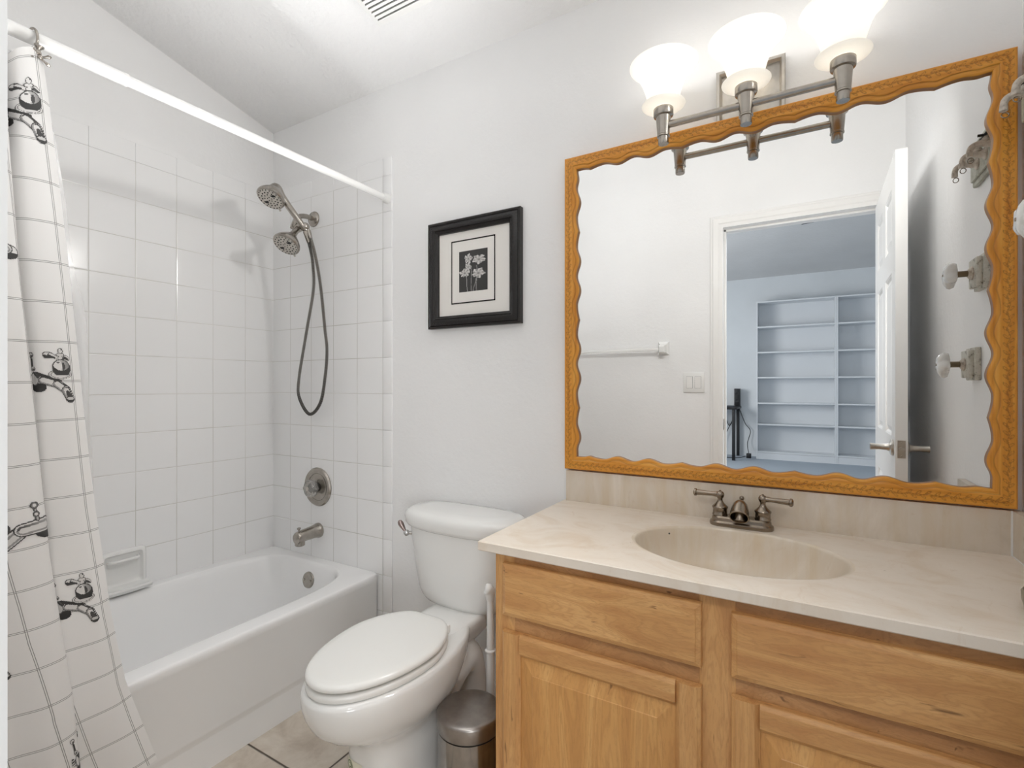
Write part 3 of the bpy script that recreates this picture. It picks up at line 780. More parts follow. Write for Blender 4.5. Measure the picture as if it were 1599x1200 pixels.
# ripples of the hanging top and the hem
for i, g in enumerate(GRID):
    t = i / NV
    for j, p in enumerate(g):
        u = US[j]
        if t < 0.12:   # swags between the hooks
            s = (0.12 - t) / 0.12; p.z -= s * 0.035 * (0.5 - 0.5 * math.cos(2 * PI * (u - 0.01) / 0.16)); p.x += s * 0.012 * math.sin(2 * PI * u / 0.16)
        p.z -= 0.030 * max(0, (u - 0.0)) * t * 1.5
def cloth(u, v):
    """u metres from the free edge, v metres from the top"""
    a = u / 0.0035; b = v / (Z0 - Z1) * NV
    j = min(max(int(a), 0), len(US) - 2); i = min(max(int(b), 0), NV - 1); fa = a - j; fb = b - i
    p = GRID[i][j].lerp(GRID[i][j + 1], fa); q = GRID[i + 1][j].lerp(GRID[i + 1][j + 1], fa)
    return p.lerp(q, fb), (GRID[i][j + 1] - GRID[i][j]).cross(GRID[i + 1][j] - GRID[i][j])
def sheet(name, mats, parent=None, prints=None):
    bm = bmesh.new(); uv = bm.loops.layers.uv.new('UVMap'); cl = bm.loops.layers.float_color.new('tone')
    V = [[bm.verts.new(p) for p in g] for g in GRID]
    H = Z0 - Z1
    for i in range(NV):
        for j in range(len(US) - 1):
            f = bm.faces.new([V[i][j], V[i][j + 1], V[i + 1][j + 1], V[i + 1][j]]); f.smooth = True
            for l, (a, b) in zip(f.loops, ((i, j), (i, j + 1), (i + 1, j + 1), (i + 1, j))):
                l[uv].uv = (US[b], H * a / NV)
    if prints:
        for (u0, v0, sc, fl, fn) in prints:
            st = 0.0013
            nx = int(0.060 * sc / st); ny = int(0.078 * sc / st); cache = {}
            def vert(a, b):
                k = (a, b)
                if k not in cache:
                    p, nr = cloth(u0 + a * st * -1, v0 - b * st)
                    nr = nr.normalized()
                    if nr.length < 0.5: nr = Vector((1, 0, 0))
                    cache[k] = (bm.verts.new(p + nr * 0.0011), bm.verts.new(p - nr * 0.0011))
                return cache[k]
            for a in range(-nx, nx):
                for b in range(-ny, ny):
                    uu, vv = u0 - a * st, v0 - b * st
                    if not (0.001 < uu < UL - 0.01 and 0.002 < vv < H - 0.01): continue
                    tn = fn((a + 0.5) * st * fl / sc, (b + 0.5) * st / sc)
                    if tn is None: continue
                    q = [vert(a, b), vert(a + 1, b), vert(a + 1, b + 1), vert(a, b + 1)]
                    for side in (0, 1):
                        vs = [x[side] for x in q]
                        try: f = bm.faces.new(vs)
                        except ValueError: continue
                        f.material_index = 1; f.smooth = True
                        for l in f.loops: l[cl] = (tn, tn * 0.985, tn * 0.97, 1)
    me = bpy.data.meshes.new(name); bm.to_mesh(me); bm.free()
    for q in mats: me.materials.append(q)
    o = bpy.data.objects.new(name, me); COL.objects.link(o)
    return o
# the printed tap drawing: painter's list in metres, x to the right, y up
def cap_d(px, py, x1, y1, x2, y2, r1, r2):
    dx, dy = x2 - x1, y2 - y1; L = dx * dx + dy * dy
    t = 0 if L == 0 else max(0, min(1, ((px - x1) * dx + (py - y1) * dy) / L))
    r = r1 + (r2 - r1) * t
    ex, ey = px - (x1 + dx * t), py - (y1 + dy * t)
    d = math.hypot(ex, ey)
    sgn = (dx * ey - dy * ex)
    return d / r if r > 0 else 9, (1 if sgn > 0 else -1) * d / r, t
def shade(q, s, t):
    """metal-like banding across a rod: dark outline, light core, dark streak"""
    if q > 0.84: return 0.05
    if 0.30 < s < 0.62: return 0.09 + 0.25 * t
    if -0.72 < s < -0.45: return 0.28
    return 0.62
def tap_front(x, y):
    """bell with cross handle above a long spout turning down to the right; drawn on a 1133-wide sketch grid"""
    X = 560 + x / 0.000182; Y = 480 - y / 0.000222
    def E(cx, cy, rx, ry): return math.hypot((X - cx) / rx, (Y - cy) / ry)
    tone = None
    if E(425, 552, 74, 52) < 1: tone = 0.035
    for seg in ((375, 470, 470, 478, 48, 44), (470, 478, 600, 520, 44, 44), (600, 520, 680, 590, 44, 46), (680, 590, 712, 680, 46, 42)):
        q, sd, t = cap_d(X, Y, *seg)
        if q < 1: tone = 0.05 if q > 0.86 else (0.30 if sd > 0.55 else (0.06 if -0.80 < sd < -0.52 else 0.66))
    q, sd, t = cap_d(X, Y, 410, 415, 640, 492, 20, 9)
    if q < 1: tone = 0.04
    q, sd, t = cap_d(X, Y, 690, 610, 706, 660, 17, 26)
    if q < 1: tone = 0.06
    if E(712, 684, 46, 30) < 1: tone = 0.05 if E(712, 676, 44, 20) > 0.8 or Y > 690 else 0.55
    if E(392, 470, 40, 68) < 1: tone = 0.10 if E(392, 470, 40, 68) > 0.86 else (0.5 if X > 385 else 0.68)
    q, sd, t = cap_d(X, Y, 385, 400, 420, 450, 8, 10)
    if q < 1: tone = 0.05
    q, sd, t = cap_d(X, Y, 374, 235, 382, 375, 9, 11)
    if q < 1: tone = 0.05
    for cx, cy, r_ in ((374, 226, 27), (384, 365, 24)):
        e = E(cx, cy, r_, r_)
        if e < 1: tone = 0.12 if e > 0.78 or (Y > cy and X > cx - 8) else 0.66
    q, sd, t = cap_d(X, Y, 330, 560, 346, 740, 20, 5)
    if q < 1: tone = 0.05
    if E(322, 450, 20, 50) < 1: tone = 0.06 if (int(Y) // 14) % 2 else 0.6
    # bell
    e = E(635, 425, 112, 48)
    if e < 1 and Y > 380: tone = 0.10 if e > 0.93 or 0.74 < e < 0.80 else 0.64
    e = E(652, 360, 88, 92)
    if e < 1 and Y < 436:
        tone = 0.05 if e > 0.91 else 0.50 - 0.30 * max(0.0, (X - 640) / 90)
        if e < 0.91 and E(622, 335, 38, 62) < 1: tone = 0.70
        if e < 0.91 and math.hypot((X - 652) / 84, (Y - 300) / 84) > 1: tone = 0.045
        if E(672, 340, 15, 40) < 1: tone = 0.07
        if E(625, 300, 16, 9) < 1: tone = 0.12
    # cross handle
    for seg in ((520, 225, 560, 226, 33, 30), (560, 226, 625, 255, 26, 16), (640, 255, 700, 245, 16, 20), (700, 245, 722, 262, 22, 18)):
        q, sd, t = cap_d(X, Y, *seg)
        if q < 1: tone = 0.06 if q > 0.78 or (sd > 0.1 and X < 600) or (X > 670 and sd > -0.2) else 0.66
    e = E(652, 222, 40, 20)
    if e < 1: tone = 0.10 if e > 0.80 else 0.64
    e = E(655, 182, 24, 30)
    if e < 1: tone = 0.08 if e > 0.80 or (X > 660 and Y < 175) else 0.66
    return tone
def tap_side(x, y):
    """the broad spout seen from the side with a big dark belly"""
    tone = None
    q = math.hypot((x - 0.020) / 0.022, (y + 0.010) / 0.016)
    if q < 1: tone = 0.04 if y < -0.012 else (0.08 if q > 0.88 else (0.68 if x > 0.026 else 0.3))
    for (a, b, c, d, r1, r2) in ((-0.050, -0.036, -0.014, -0.006, 0.008, 0.010), (-0.014, -0.006, 0.018, -0.004, 0.010, 0.012)):
        q, s, t = cap_d(x, y, a, b, c, d, r1, r2)
        if q < 1: tone = shade(q, s, t)
    q, s, t = cap_d(x, y, 0.006, 0.006, 0.004, 0.024, 0.003, 0.002)
    if q < 1: tone = 0.08 if q > 0.5 else 0.4
    for cx_, cy_, r in ((0.004, 0.028, 0.0055), (0.005, 0.014, 0.0045), (-0.034, 0.0, 0.008)):
        q = math.hypot(x - cx_, y - cy_) / r
        if q < 1: tone = 0.07 if q > 0.72 else (0.68 if q < 0.45 else 0.2)
    return tone
PR = []
for (u0, z, sc, fl, fn) in ((0.060, 1.775, 1.12, 1, tap_front), (0.058, 1.185, 1.0, 1, tap_front), (0.068, 0.655, 1.0, 1, tap_front),
                             (0.132, 1.745, 1.1, 1, tap_front), (0.245, 1.470, 1.0, 1, tap_side), (0.238, 0.872, 1.45, 1, tap_side), (0.238, 0.300, 1.0, 1, tap_front), (0.37, 1.19, 1, 1, tap_front), (0.37, 0.6, 1, 1, tap_front)):
    PR.append((u0, Z0 - z, sc, fl, fn))
cu = sheet('shower_curtain', [M_CURT, M_INK], prints=PR)
tag(rebase(cu, (RX, 0.30, Z1)), 'white shower curtain with double-line grid and printed black taps hanging at the left', 'shower curtain')

# liner behind it, inside the tub
bm = bmesh.new(); V = []
for i in range(81):
    t = i / 80; z = 1.915 + (0.30 - 1.915) * t; row = []
    yr = interp([(0, 0.435), (0.19, 0.500), (0.28, 0.518), (0.335, 0.536), (0.39, 0.545), (0.48, 0.556), (0.56, 0.568), (0.66, 0.574), (0.77, 0.592), (1, 0.63)], t) + 0.003 * math.sin(21 * t)
    xo = interp([(0, -1.515), (0.2, -1.545), (0.5, -1.590), (0.85, -1.642), (1, -1.668)], t)
    for j in range(61):
        u = j / 60; row.append(bm.verts.new((xo + 0.010 * math.sin(u * 19 + 2 * t) + 0.004 * math.sin(31 * u + 17 * t), yr - u * 0.30, z)))
    V.append(row)
for i in range(80):
    for j in range(60):
        f = bm.faces.new([V[i][j], V[i][j + 1], V[i + 1][j + 1], V[i + 1][j]]); f.smooth = True
me = bpy.data.meshes.new('shower_liner'); bm.to_mesh(me); bm.free(); me.materials.append(M_LINER)
o = bpy.data.objects.new('shower_liner', me); COL.objects.link(o)
tag(rebase(o, (-1.6, 0.35, 0.30)), 'translucent plastic shower liner hanging inside the tub behind the curtain', 'shower liner')

# the hook
hy = 0.424
root = thing('curtain_hook', (RX, hy, RZ), 'bronze-grey curtain hook with a little tap-handle ornament on the rod', 'curtain hook')
m = MB(); m.tube([(RX - 0.020, hy, RZ - 0.004), (RX - 0.017, hy, RZ + 0.014), (RX, hy, RZ + 0.0205), (RX + 0.018, hy + 0.002, RZ + 0.010), (RX + 0.0225, hy + 0.003, RZ - 0.010), (RX + 0.016, hy + 0.002, RZ - 0.028), (RX + 0.010, hy, RZ - 0.040)], 0.0028, 10, smooth=8); m.obj('ring', M_NICKEL, root)
m = MB(); cc = Vector((RX + 0.028, hy + 0.005, RZ - 0.052))
m.lathe([(0, 0), (0.006, 0), (0.007, 0.003), (0.004, 0.010), (0.009, 0.016), (0.009, 0.019), (0, 0.020)], cc + Vector((0, -0.004, 0.006)), (0.3, 0.1, 1), 16)
for a in (0.5, 2.4, 3.6, 5.6):
    d = Vector((0.25, math.cos(a), math.sin(a))); m.tube([cc, cc + d * 0.010, cc + d * 0.017, cc + d * 0.021], [0.0028, 0.0024, 0.0042, 0.002], 10)
m.sphere(cc + Vector((0.004, 0, 0)), 0.005, n=10)
m.obj('ornament', M_NICKEL, root)

# ------------------------------------------------------------------ toilet
TC = -1.022; TK = -1.037
root = thing('toilet', (TC, 1.15, 0), 'white two-piece toilet with closed lid between the tub and the vanity', 'toilet')
def egg(yf, yb, hw, z, yc=None, n=96, pb=2.6, pf=2.0, x0=TC):
    """closed outline: elliptical front (towards -y), squarer back"""
    yc = yc if yc is not None else (yf + (yb - yf) * 0.52)
    out = []
    for k in range(n):
        t = 2 * PI * k / n; c, s = math.cos(t), math.sin(t)
        p = pf if c > 0 else pb
        X = hw * (abs(s) ** (2 / p)) * (1 if s >= 0 else -1)
        Yv = -(yc - yf) * (abs(c) ** (2 / p)) if c > 0 else (yb - yc) * (abs(c) ** (2 / p))
        out.append(Vector((x0 + X, yc + Yv, z)))
    return out
m = MB()
PX = TC + 0.001
R = [egg(0.925, 1.37, 0.115, 0.0, 1.12, pf=3.2, pb=3, x0=PX), egg(0.927, 1.368, 0.113, 0.015, 1.12, pf=3.2, pb=3, x0=PX), egg(0.942, 1.36, 0.104, 0.035, 1.12, pf=3.2, pb=3, x0=PX), egg(0.950, 1.35, 0.1, 0.08, 1.12, pf=3.2, x0=PX), egg(0.950, 1.34, 0.1, 0.14, 1.12, pf=3.2, x0=PX), egg(0.950, 1.34, 0.1, 0.17, 1.12, pf=3.0, x0=PX),
     egg(0.945, 1.33, 0.101, 0.200, 1.11, pf=2.6, x0=TC - 0.004), egg(0.922, 1.32, 0.110, 0.228, 1.09, pf=2.2, x0=TC - 0.002), egg(0.885, 1.32, 0.126, 0.252, 1.08, pb=2.3), egg(0.845, 1.335, 0.144, 0.275, 1.07, pb=2.1), egg(0.815, 1.35, 0.158, 0.305, 1.06, pb=2), egg(0.798, 1.365, 0.167, 0.338, 1.06, pb=2), egg(0.790, 1.375, 0.169, 0.368, 1.06, pb=2), egg(0.790, 1.378, 0.168, 0.388, 1.06, pb=2), egg(0.793, 1.375, 0.165, 0.396, 1.06, pb=2), egg(0.805, 1.365, 0.155, 0.400, 1.06, pb=2), egg(0.85, 1.33, 0.12, 0.400, 1.06, pb=2)]
m.loft(R)
# rear deck under the tank
dk = []
for z, e in ((0.27, 0.07), (0.30, 0.045), (0.33, 0.022), (0.36, 0.008), (0.385, 0.0), (0.396, 0.002), (0.402, 0.010)):
    dk.append([Vector((p.x, p.y, z)) for p in rect_ring(TC - 0.100 + e * 1.0, TC + 0.100 - e * 1.0, 1.20 + e, 1.505 - e, z - 0.004, n=64, ex=6)])
m.loft(dk)
# trapway
m.tube([(TC, 1.06, 0.12), (TC, 1.20, 0.185), (TC, 1.30, 0.262), (TC, 1.37, 0.255), (TC, 1.40, 0.17), (TC, 1.39, 0.08), (TC, 1.38, 0.0)], [0.040, 0.082, 0.088, 0.085, 0.083, 0.085, 0.09], 28, smooth=8, flat=(0.85, 1.18))
m.obj('bowl', M_PORC, root, sharp=60, weld=0)
for sx_ in (-1, 1):
    m = MB(); m.lathe([(0.016, 0), (0.016, 0.006), (0.013, 0.014), (0.005, 0.019), (0, 0.02)], (TC + sx_ * 0.122, 1.20, 0.0), (0, 0, 1), 20); m.obj('bolt_cap', M_PLAST, root, weld=0)
def seat_ring(z, e, yb=1.234, hb=0.108):
    n = 128; out = []
    yf, yc, hw = 0.800, 1.060, 0.1545
    for k in range(n):
        t = 2 * PI * k / n; c, s = math.cos(t), math.sin(t)
        if c >= 0: X = (hw - e) * s; Yv = yc - (yc - yf - e) * c
        else:
            q = -c; Yv = yc + (yb - e - yc) * min(1, q * 1.0) ** 0.86
            w0 = hw - (hw - hb) * ((Yv - yc) / (yb - yc)) ** 1.7
            X = (w0 - e) * (1 if s > 0 else -1) * min(1, (abs(s) ** 0.42)) if abs(s) > 1e-9 else 0
        out.append(Vector((TC + X, Yv, z)))
    return out
m = MB(); m.loft([seat_ring(0.4005, 0.010), seat_ring(0.402, 0.003), seat_ring(0.407, 0.0), seat_ring(0.415, 0.0), seat_ring(0.4195, 0.004), seat_ring(0.4205, 0.012)]); m.obj('seat', M_SEAT, root, sharp=45, weld=0)
m = MB(); m.loft([seat_ring(0.4255, 0.010), seat_ring(0.4265, 0.004), seat_ring(0.431, 0.0), seat_ring(0.437, 0.0), seat_ring(0.4425, 0.004), seat_ring(0.4450, 0.011), seat_ring(0.4460, 0.03), seat_ring(0.4468, 0.09)]); m.obj('seat_lid', M_SEAT, root, sharp=45, weld=0)
m = MB(); m.box((TC - 0.080, 1.212, 0.399), (TC + 0.080, 1.242, 0.428), 0.006); m.obj('seat_hinge', M_SEAT, root, weld=0)
# tank
def tank_ring(z, hw, yf, yb, n=128, bow=0.016, e=3.2):
    out = []
    for p in rect_ring(TK - hw, TK + hw, yf + bow, yb, z, n=n, ex=e):
        k = (p.x - TK) / hw; mid = (yf + bow + yb) / 2
        if p.y < mid: p = Vector((p.x, p.y - bow * (1 - k * k) * min(1, (mid - p.y) / (mid - yf - bow)), z))
        out.append(p)
    return out
m = MB()
m.loft([tank_ring(0.392, 0.120, 1.40, 1.50), tank_ring(0.394, 0.145, 1.385, 1.515), tank_ring(0.402, 0.165, 1.372, 1.525), tank_ring(0.418, 0.178, 1.364, 1.532), tank_ring(0.446, 0.188, 1.357, 1.536), tank_ring(0.51, 0.199, 1.352, 1.538), tank_ring(0.60, 0.212, 1.346, 1.538), tank_ring(0.668, 0.220, 1.342, 1.538)], True, True)
m.obj('tank', M_PORC, root, sharp=60, weld=0)
m = MB()
m.loft([tank_ring(0.662, 0.222, 1.340, 1.539), tank_ring(0.668, 0.230, 1.331, 1.541), tank_ring(0.678, 0.235, 1.326, 1.542), tank_ring(0.696, 0.237, 1.324, 1.542), tank_ring(0.710, 0.235, 1.326, 1.542), tank_ring(0.720, 0.227, 1.334, 1.540), tank_ring(0.726, 0.210, 1.350, 1.532), tank_ring(0.728, 0.170, 1.385, 1.51)], True, True)
m.obj('tank_lid', M_PORC, root, sharp=60, weld=0)
fb = Vector((-1.226, 1.398, 0.630)); fa = Vector((-0.86, -0.5, 0.0)).normalized()
fl = None
m = MB(); m.lathe([(0, -0.006), (0.018, -0.006), (0.018, 0.002), (0.013, 0.006), (0.007, 0.010), (0.006, 0.022), (0, 0.022)], fb, fa, 28); m.sphere(fb + fa * 0.030, 0.0115, n=14)
m.obj('flush_lever', M_CHROME, root)
k0 = fb + fa * 0.032; kd = Vector((-0.50, -0.10, 0.72)).normalized()
m = MB(); m.lathe([(0.004, 0.006), (0.0065, 0.016), (0.0095, 0.030), (0.0105, 0.040), (0.0085, 0.048), (0.004, 0.052), (0, 0.053)], k0, kd, 20); m.obj('lever_grip', mk_metal('pinkish_nickel', (168, 152, 148), 0.3), root)
# sticker with green ring
m = MB(); pts = []
st_y = 0.972
def ped(x, z, off=0.0006):   # point on the pedestal front near its left flank
    q = max(-0.985, min(0.985, (x - PX) / 0.1)); sq = (1 - abs(q) ** 3.2) ** (1 / 3.2)
    return Vector((x, 1.12 - 0.170 * sq, z)) + Vector((q * off * 1.4, -off, 0))
cols_ = 9
def patch(x0, x1, z0, z1, off, n=10):
    g = [[ped(x0 + (x1 - x0) * i / n, z0 + (z1 - z0) * j / n, off) for j in range(n + 1)] for i in range(n + 1)]
    mm = MB(); vv = [[mm.bm.verts.new(p) for p in r] for r in g]
    for i in range(n):
        for j in range(n): mm.face([vv[i][j], vv[i + 1][j], vv[i + 1][j + 1], vv[i][j + 1]])
    return mm
stk = patch(PX - 0.060, PX + 0.004, 0.098, 0.150, 0.0012).obj('sticker', M_STICK, root)
mm = MB()
for r0, r1, a0, a1 in ((0.010, 0.0125, 0, 2 * PI), (0.0045, 0.0065, -2.2, 2.2)):
    prev = None
    for k in range(33):
        a = a0 + (a1 - a0) * k / 32
        v = [mm.bm.verts.new(ped(PX - 0.044 + 0.95 * r * math.cos(a), 0.133 + r * math.sin(a), 0.0020)) for r in (r0, r1)]
        if prev: mm.face([prev[0], prev[1], v[1], v[0]])
        prev = v
mm.obj('sticker_emblem', M_GREEN, stk)

# trash can
tx, ty = -0.800, 1.140
root = thing('trash_can', (tx, ty, 0), 'small round brushed steel pedal bin between toilet and cabinet', 'trash can')
m = MB(); m.lathe([(0, 0.006), (0.088, 0.006), (0.088, 0.222), (0.085, 0.223), (0, 0.223)], (tx, ty, 0), (0, 0, 1), 64); m.obj('body', M_STEEL_B, root)
m = MB(); m.lathe([(0.090, 0), (0.090, 0.018), (0.088, 0.02), (0.0, 0.02)], (tx, ty, 0), (0, 0, 1), 64); m.obj('base_ring', M_DARK, root); m = MB(); m.lathe([(0.0, 0.221), (0.086, 0.221), (0.086, 0.228), (0, 0.228)], (tx, ty, 0), (0, 0, 1), 64); m.obj('lid_gasket', M_DARK, root)
m = MB(); m.lathe([(0, 0.2275), (0.090, 0.2275), (0.0908, 0.229), (0.0908, 0.262), (0.0895, 0.266), (0.086, 0.269), (0.075, 0.2710), (0.04, 0.2725), (0, 0.273)], (tx, ty, 0), (0, 0, 1), 64); m.obj('lid', M_STEEL, root)
m = MB(); m.box((tx - 0.02, ty - 0.125, 0.008), (tx + 0.02, ty - 0.09, 0.016), 0.003); m.obj('pedal', M_DARK, root)

# toilet brush
bx_, by_ = -0.831, 1.296
root = thing('toilet_brush', (bx_, by_, 0), 'white toilet brush with tall handle in its holder behind the bin', 'toilet brush')
m = MB(); m.lathe([(0, 0), (0.048, 0), (0.050, 0.004), (0.046, 0.12), (0.042, 0.125), (0.040, 0.118), (0.038, 0.02), (0, 0.02)], (bx_, by_, 0), (0, 0, 1), 40); m.obj('holder', M_PLAST, root)
m = MB(); m.lathe([(0, 0.03), (0.012, 0.03), (0.0125, 0.20), (0.0125, 0.345), (0.0165, 0.348), (0.0165, 0.352), (0.0115, 0.355), (0.0098, 0.50), (0.0085, 0.515), (0, 0.515)], (bx_, by_, 0), (0, 0, 1), 28)
m.obj('handle', M_PLAST, root)
m = MB(); m.tube([(bx_, by_, 0.505), (bx_ - 0.002, by_, 0.530), (bx_ - 0.006, by_ - 0.006, 0.541), (bx_ - 0.012, by_ - 0.010, 0.543)], [0.0115, 0.0165, 0.018, 0.012], 20, smooth=6); m.obj('hook_top', M_PLAST, root)
m = MB(); m.lathe([(0, 0.021), (0.030, 0.025), (0.034, 0.06), (0.028, 0.09), (0, 0.10)], (bx_, by_, 0), (0, 0, 1), 24, func=lambda a, r, h: 1 + 0.06 * math.cos(20 * a)); m.obj('bristle_head', M_PLAST, root)

# ------------------------------------------------------------------ vanity
CX0, CX1, CY0, CY1 = -0.655, WR - 0.001, 1.046, WB - 0.002
CTZ = 0.787; CT = 0.024
root = thing('vanity_cabinet', ((CX0 + CX1) / 2, 1.3, 0), 'honey maple vanity cabinet with raised-panel doors under the marble top', 'vanity cabinet')
m = MB()
m.box((CX0, CY0 + 0.02, 0.09), (CX0 + 0.016, CY1, CTZ - CT)); m.box((CX0, CY0 + 0.085, 0.0), (CX0 + 0.016, CY1, 0.09)); m.obj('side_panel', M_WOOD_V, root, weld=0)
m = MB(); m.box((CX1 - 0.016, CY0 + 0.02, 0.0), (CX1, CY1, CTZ - CT)); m.obj('side_panel', M_WOOD_V, root)
m = MB(); m.box((CX0 + .016, CY1 - 0.008, 0.09), (CX1 - .016, CY1, CTZ - CT)); m.box((CX0 + .016, CY0 + .02, 0.09), (CX1 - .016, CY1 - .008, 0.106)); m.obj('carcass', M_WOOD_IN, root, weld=0)
m = MB(); m.box((CX0, CY0 + 0.075, 0.0), (CX1, CY0 + 0.085, 0.09)); m.obj('toe_kick', M_WOOD_F, root)
# face frame
stiles = [(CX0, -0.600), (-0.175, -0.108), (0.385, CX1)]
for a, b in stiles:
    m = MB(); m.box((a, CY0, 0.09), (b, CY0 + 0.02, CTZ - CT), 0.0008, 1); m.obj('face_frame_stile', M_WOOD_V, root, weld=0)
for a, b in ((-0.600, -0.175), (-0.108, 0.385)):
    for z0, z1 in ((0.09, 0.125), (0.565, 0.625), (0.728, CTZ - CT)): 
        m = MB(); m.box((a, CY0 + 0.0004, z0), (b, CY0 + 0.019, z1)); m.obj('face_frame_rail', M_WOOD_F, root, weld=0)
FT = 0.019
def slab_front(x0, x1, z0, z1, name, mt, parent, e=0.010):
    yb = CY0 - 0.0005; yf = CY0 - FT
    def rr(d, y): return [Vector((x0 + d, y, z0 + d)), Vector((x1 - d, y, z0 + d)), Vector((x1 - d, y, z1 - d)), Vector((x0 + d, y, z1 - d))]
    m = MB(); m.loft([rr(0, yb), rr(0, yf + 0.0075), rr(0.0015, yf + 0.005), rr(e, yf + 0.0014), rr(e + 0.0012, yf)])
    return m.obj(name, mt, parent, sharp=14)
def door_front(x0, x1, z0, z1, parent):
    d = thing('door', (x0, CY0, z0), '', '')
    for k in list(d.keys()): del d[k]
    d.location = Vector((x0, CY0, z0)) - wloc(parent); d.parent = parent
    yb = CY0 - 0.0005; yf = CY0 - FT; sw = 0.050; rw = 0.052
    # stiles with bevelled outer edge and inner sticking
    def bar(name, poly_a, poly_b, mt):
        # poly: list of (inner offset, y) mapped along the bar; a and b are ends (list of Vector)
        m = MB(); m.loft([poly_a, poly_b]); m.obj(name, mt, d, sharp=14)
    pv = [(0, yb), (0, yf + .0075), (.0015, yf + .005), (.007, yf + .0014), (.008, yf), (sw - .009, yf), (sw - .008, yf + .0010), (sw - .002, yf + .006), (sw, yf + .008), (sw, yb)]
    bar('stile', [Vector((x0 + t, y, z0 + .0008)) for t, y in pv], [Vector((x0 + t, y, z1 - .0008)) for t, y in pv], M_WOOD_V)
    bar('stile', [Vector((x1 - t, y, z0 + .0008)) for t, y in pv], [Vector((x1 - t, y, z1 - .0008)) for t, y in pv], M_WOOD_V)
    ph = [(t if t < 0.02 else t - sw + rw, y) for t, y in pv]
    bar('rail', [Vector((x0 + sw - .0005, y, z1 - t)) for t, y in ph], [Vector((x1 - sw + .0005, y, z1 - t)) for t, y in ph], M_WOOD_H)
    bar('rail', [Vector((x0 + sw - .0005, y, z0 + t)) for t, y in ph], [Vector((x1 - sw + .0005, y, z0 + t)) for t, y in ph], M_WOOD_H)
    a0, a1, b0, b1 = x0 + sw, x1 - sw, z0 + rw, z1 - rw
    def rr(q, y): return [Vector((a0 + q, y, b0 + q)), Vector((a1 - q, y, b0 + q)), Vector((a1 - q, y, b1 - q)), Vector((a0 + q, y, b1 - q))]
    m = MB(); m.loft([rr(-.002, yb), rr(-.002, yf + .011), rr(.006, yf + .0105), rr(.010, yf + .0095), rr(.034, yf + .0025), rr(.0355, yf + .0012)]); m.obj('raised_panel', M_WOOD_V2, d, sharp=12)
slab_front(-0.628, -0.169, 0.613, 0.740, 'drawer_front', M_WOOD_H, root)
slab_front(-0.115, 0.408, 0.611, 0.735, 'drawer_front', M_WOOD_H, root)
door_front(-0.628, -0.169, 0.115, 0.576, root)
door_front(-0.115, 0.408, 0.115, 0.576, root)

# countertop with integral oval basin
root = thing('countertop', (-0.13, 1.29, CTZ - CT), 'cream cultured-marble countertop with an integral oval basin and splashes', 'countertop')
sxc, syc, sa, sb = -0.137, 1.272, 0.228, 0.166
def srr(x0, x1, y0, y1, z, n=160): 
    out = []
    cx, cy = sxc, syc
    for k in range(n):
        t = 2 * PI * k / n; c, s = math.cos(t), math.sin(t)
        # ray from the basin centre to the slab rectangle
        q = []
        if c > 1e-9: q.append((x1 - cx) / c)
        if c < -1e-9: q.append((x0 - cx) / c)
        if s > 1e-9: q.append((y1 - cy) / s)
        if s < -1e-9: q.append((y0 - cy) / s)
        L = min(q); out.append(Vector((cx + c * L, cy + s * L, z)))
    # snap the nearest samples to the four corners
    for qx, qy in ((x0, y0), (x1, y0), (x0, y1), (x1, y1)):
        k = min(range(n), key=lambda i: (out[i].x - qx) ** 2 + (out[i].y - qy) ** 2); out[k] = Vector((qx, qy, z))
    return out
def el(k, z, n=160): return [Vector((sxc + sa * k * math.cos(2 * PI * i / n), syc + sb * k * math.sin(2 * PI * i / n), z)) for i in range(n)]
TXa, TXb, TYa, TYb = -0.690, WR - 0.0005, 1.019, WB - 0.001
m = MB()
b = 0.0025
rg = [srr(TXa + b, TXb, TYa + b, TYb, CTZ - CT), srr(TXa, TXb, TYa, TYb, CTZ - CT + b), srr(TXa, TXb, TYa, TYb, CTZ - b), srr(TXa + b, TXb, TYa + b, TYb, CTZ)]
rg += [el(1.04, CTZ)]
m.loft(rg, cap0=False, cap1=False)
m.loft([srr(TXa + b, TXb, TYa + b, TYb, CTZ - CT), el(1.06, CTZ - CT)], False, False)
m.obj('counter_slab', M_MARBLE, root, sharp=40)
m = MB()
bowl = [(1.04, 0.0), (1.015, -0.0006), (1.004, -0.002), (0.995, -0.006), (0.985, -0.020), (0.955, -0.050), (0.89, -0.082), (0.79, -0.106), (0.64, -0.122), (0.45, -0.134), (0.22, -0.139), (0.10, -0.141)]
m.loft([el(k, CTZ + z) for k, z in bowl], False, True)
m.loft([el(k, CTZ + z) for k, z in ((1.06, -CT), (1.0, -0.05), (0.85, -0.12), (0.5, -0.148), (0.1, -0.15))], False, True)
m.obj('basin', M_BASIN, root, sharp=60, weld=0)
m = MB(); m.lathe([(0, 0), (0.022, 0), (0.021, 0.003), (0.014, 0.002), (0, 0.004)], (sxc, syc, CTZ - 0.141), (0, 0, 1), 32); m.obj('drain_stopper', M_PEWTER, root)
m = MB(); m.lathe([(0.0025, 0.0), (0.002, 0.001), (0, 0.001)], (-0.302, 1.352, CTZ - 0.010), (1, -1, 0.3), 12); m.obj('overflow_hole', M_DARK, root)
m = MB(); m.box((-0.680, WB - 0.021, CTZ - .001), (WR - 0.002, WB - 0.001, 0.889), 0.0025); m.obj('backsplash', M_SPLASH, root)
m = MB(); m.box((WR - 0.021, 1.083, CTZ - .001), (WR - 0.001, WB - 0.0215, 0.889), 0.0025); m.obj('side_splash', M_SPLASH, root)
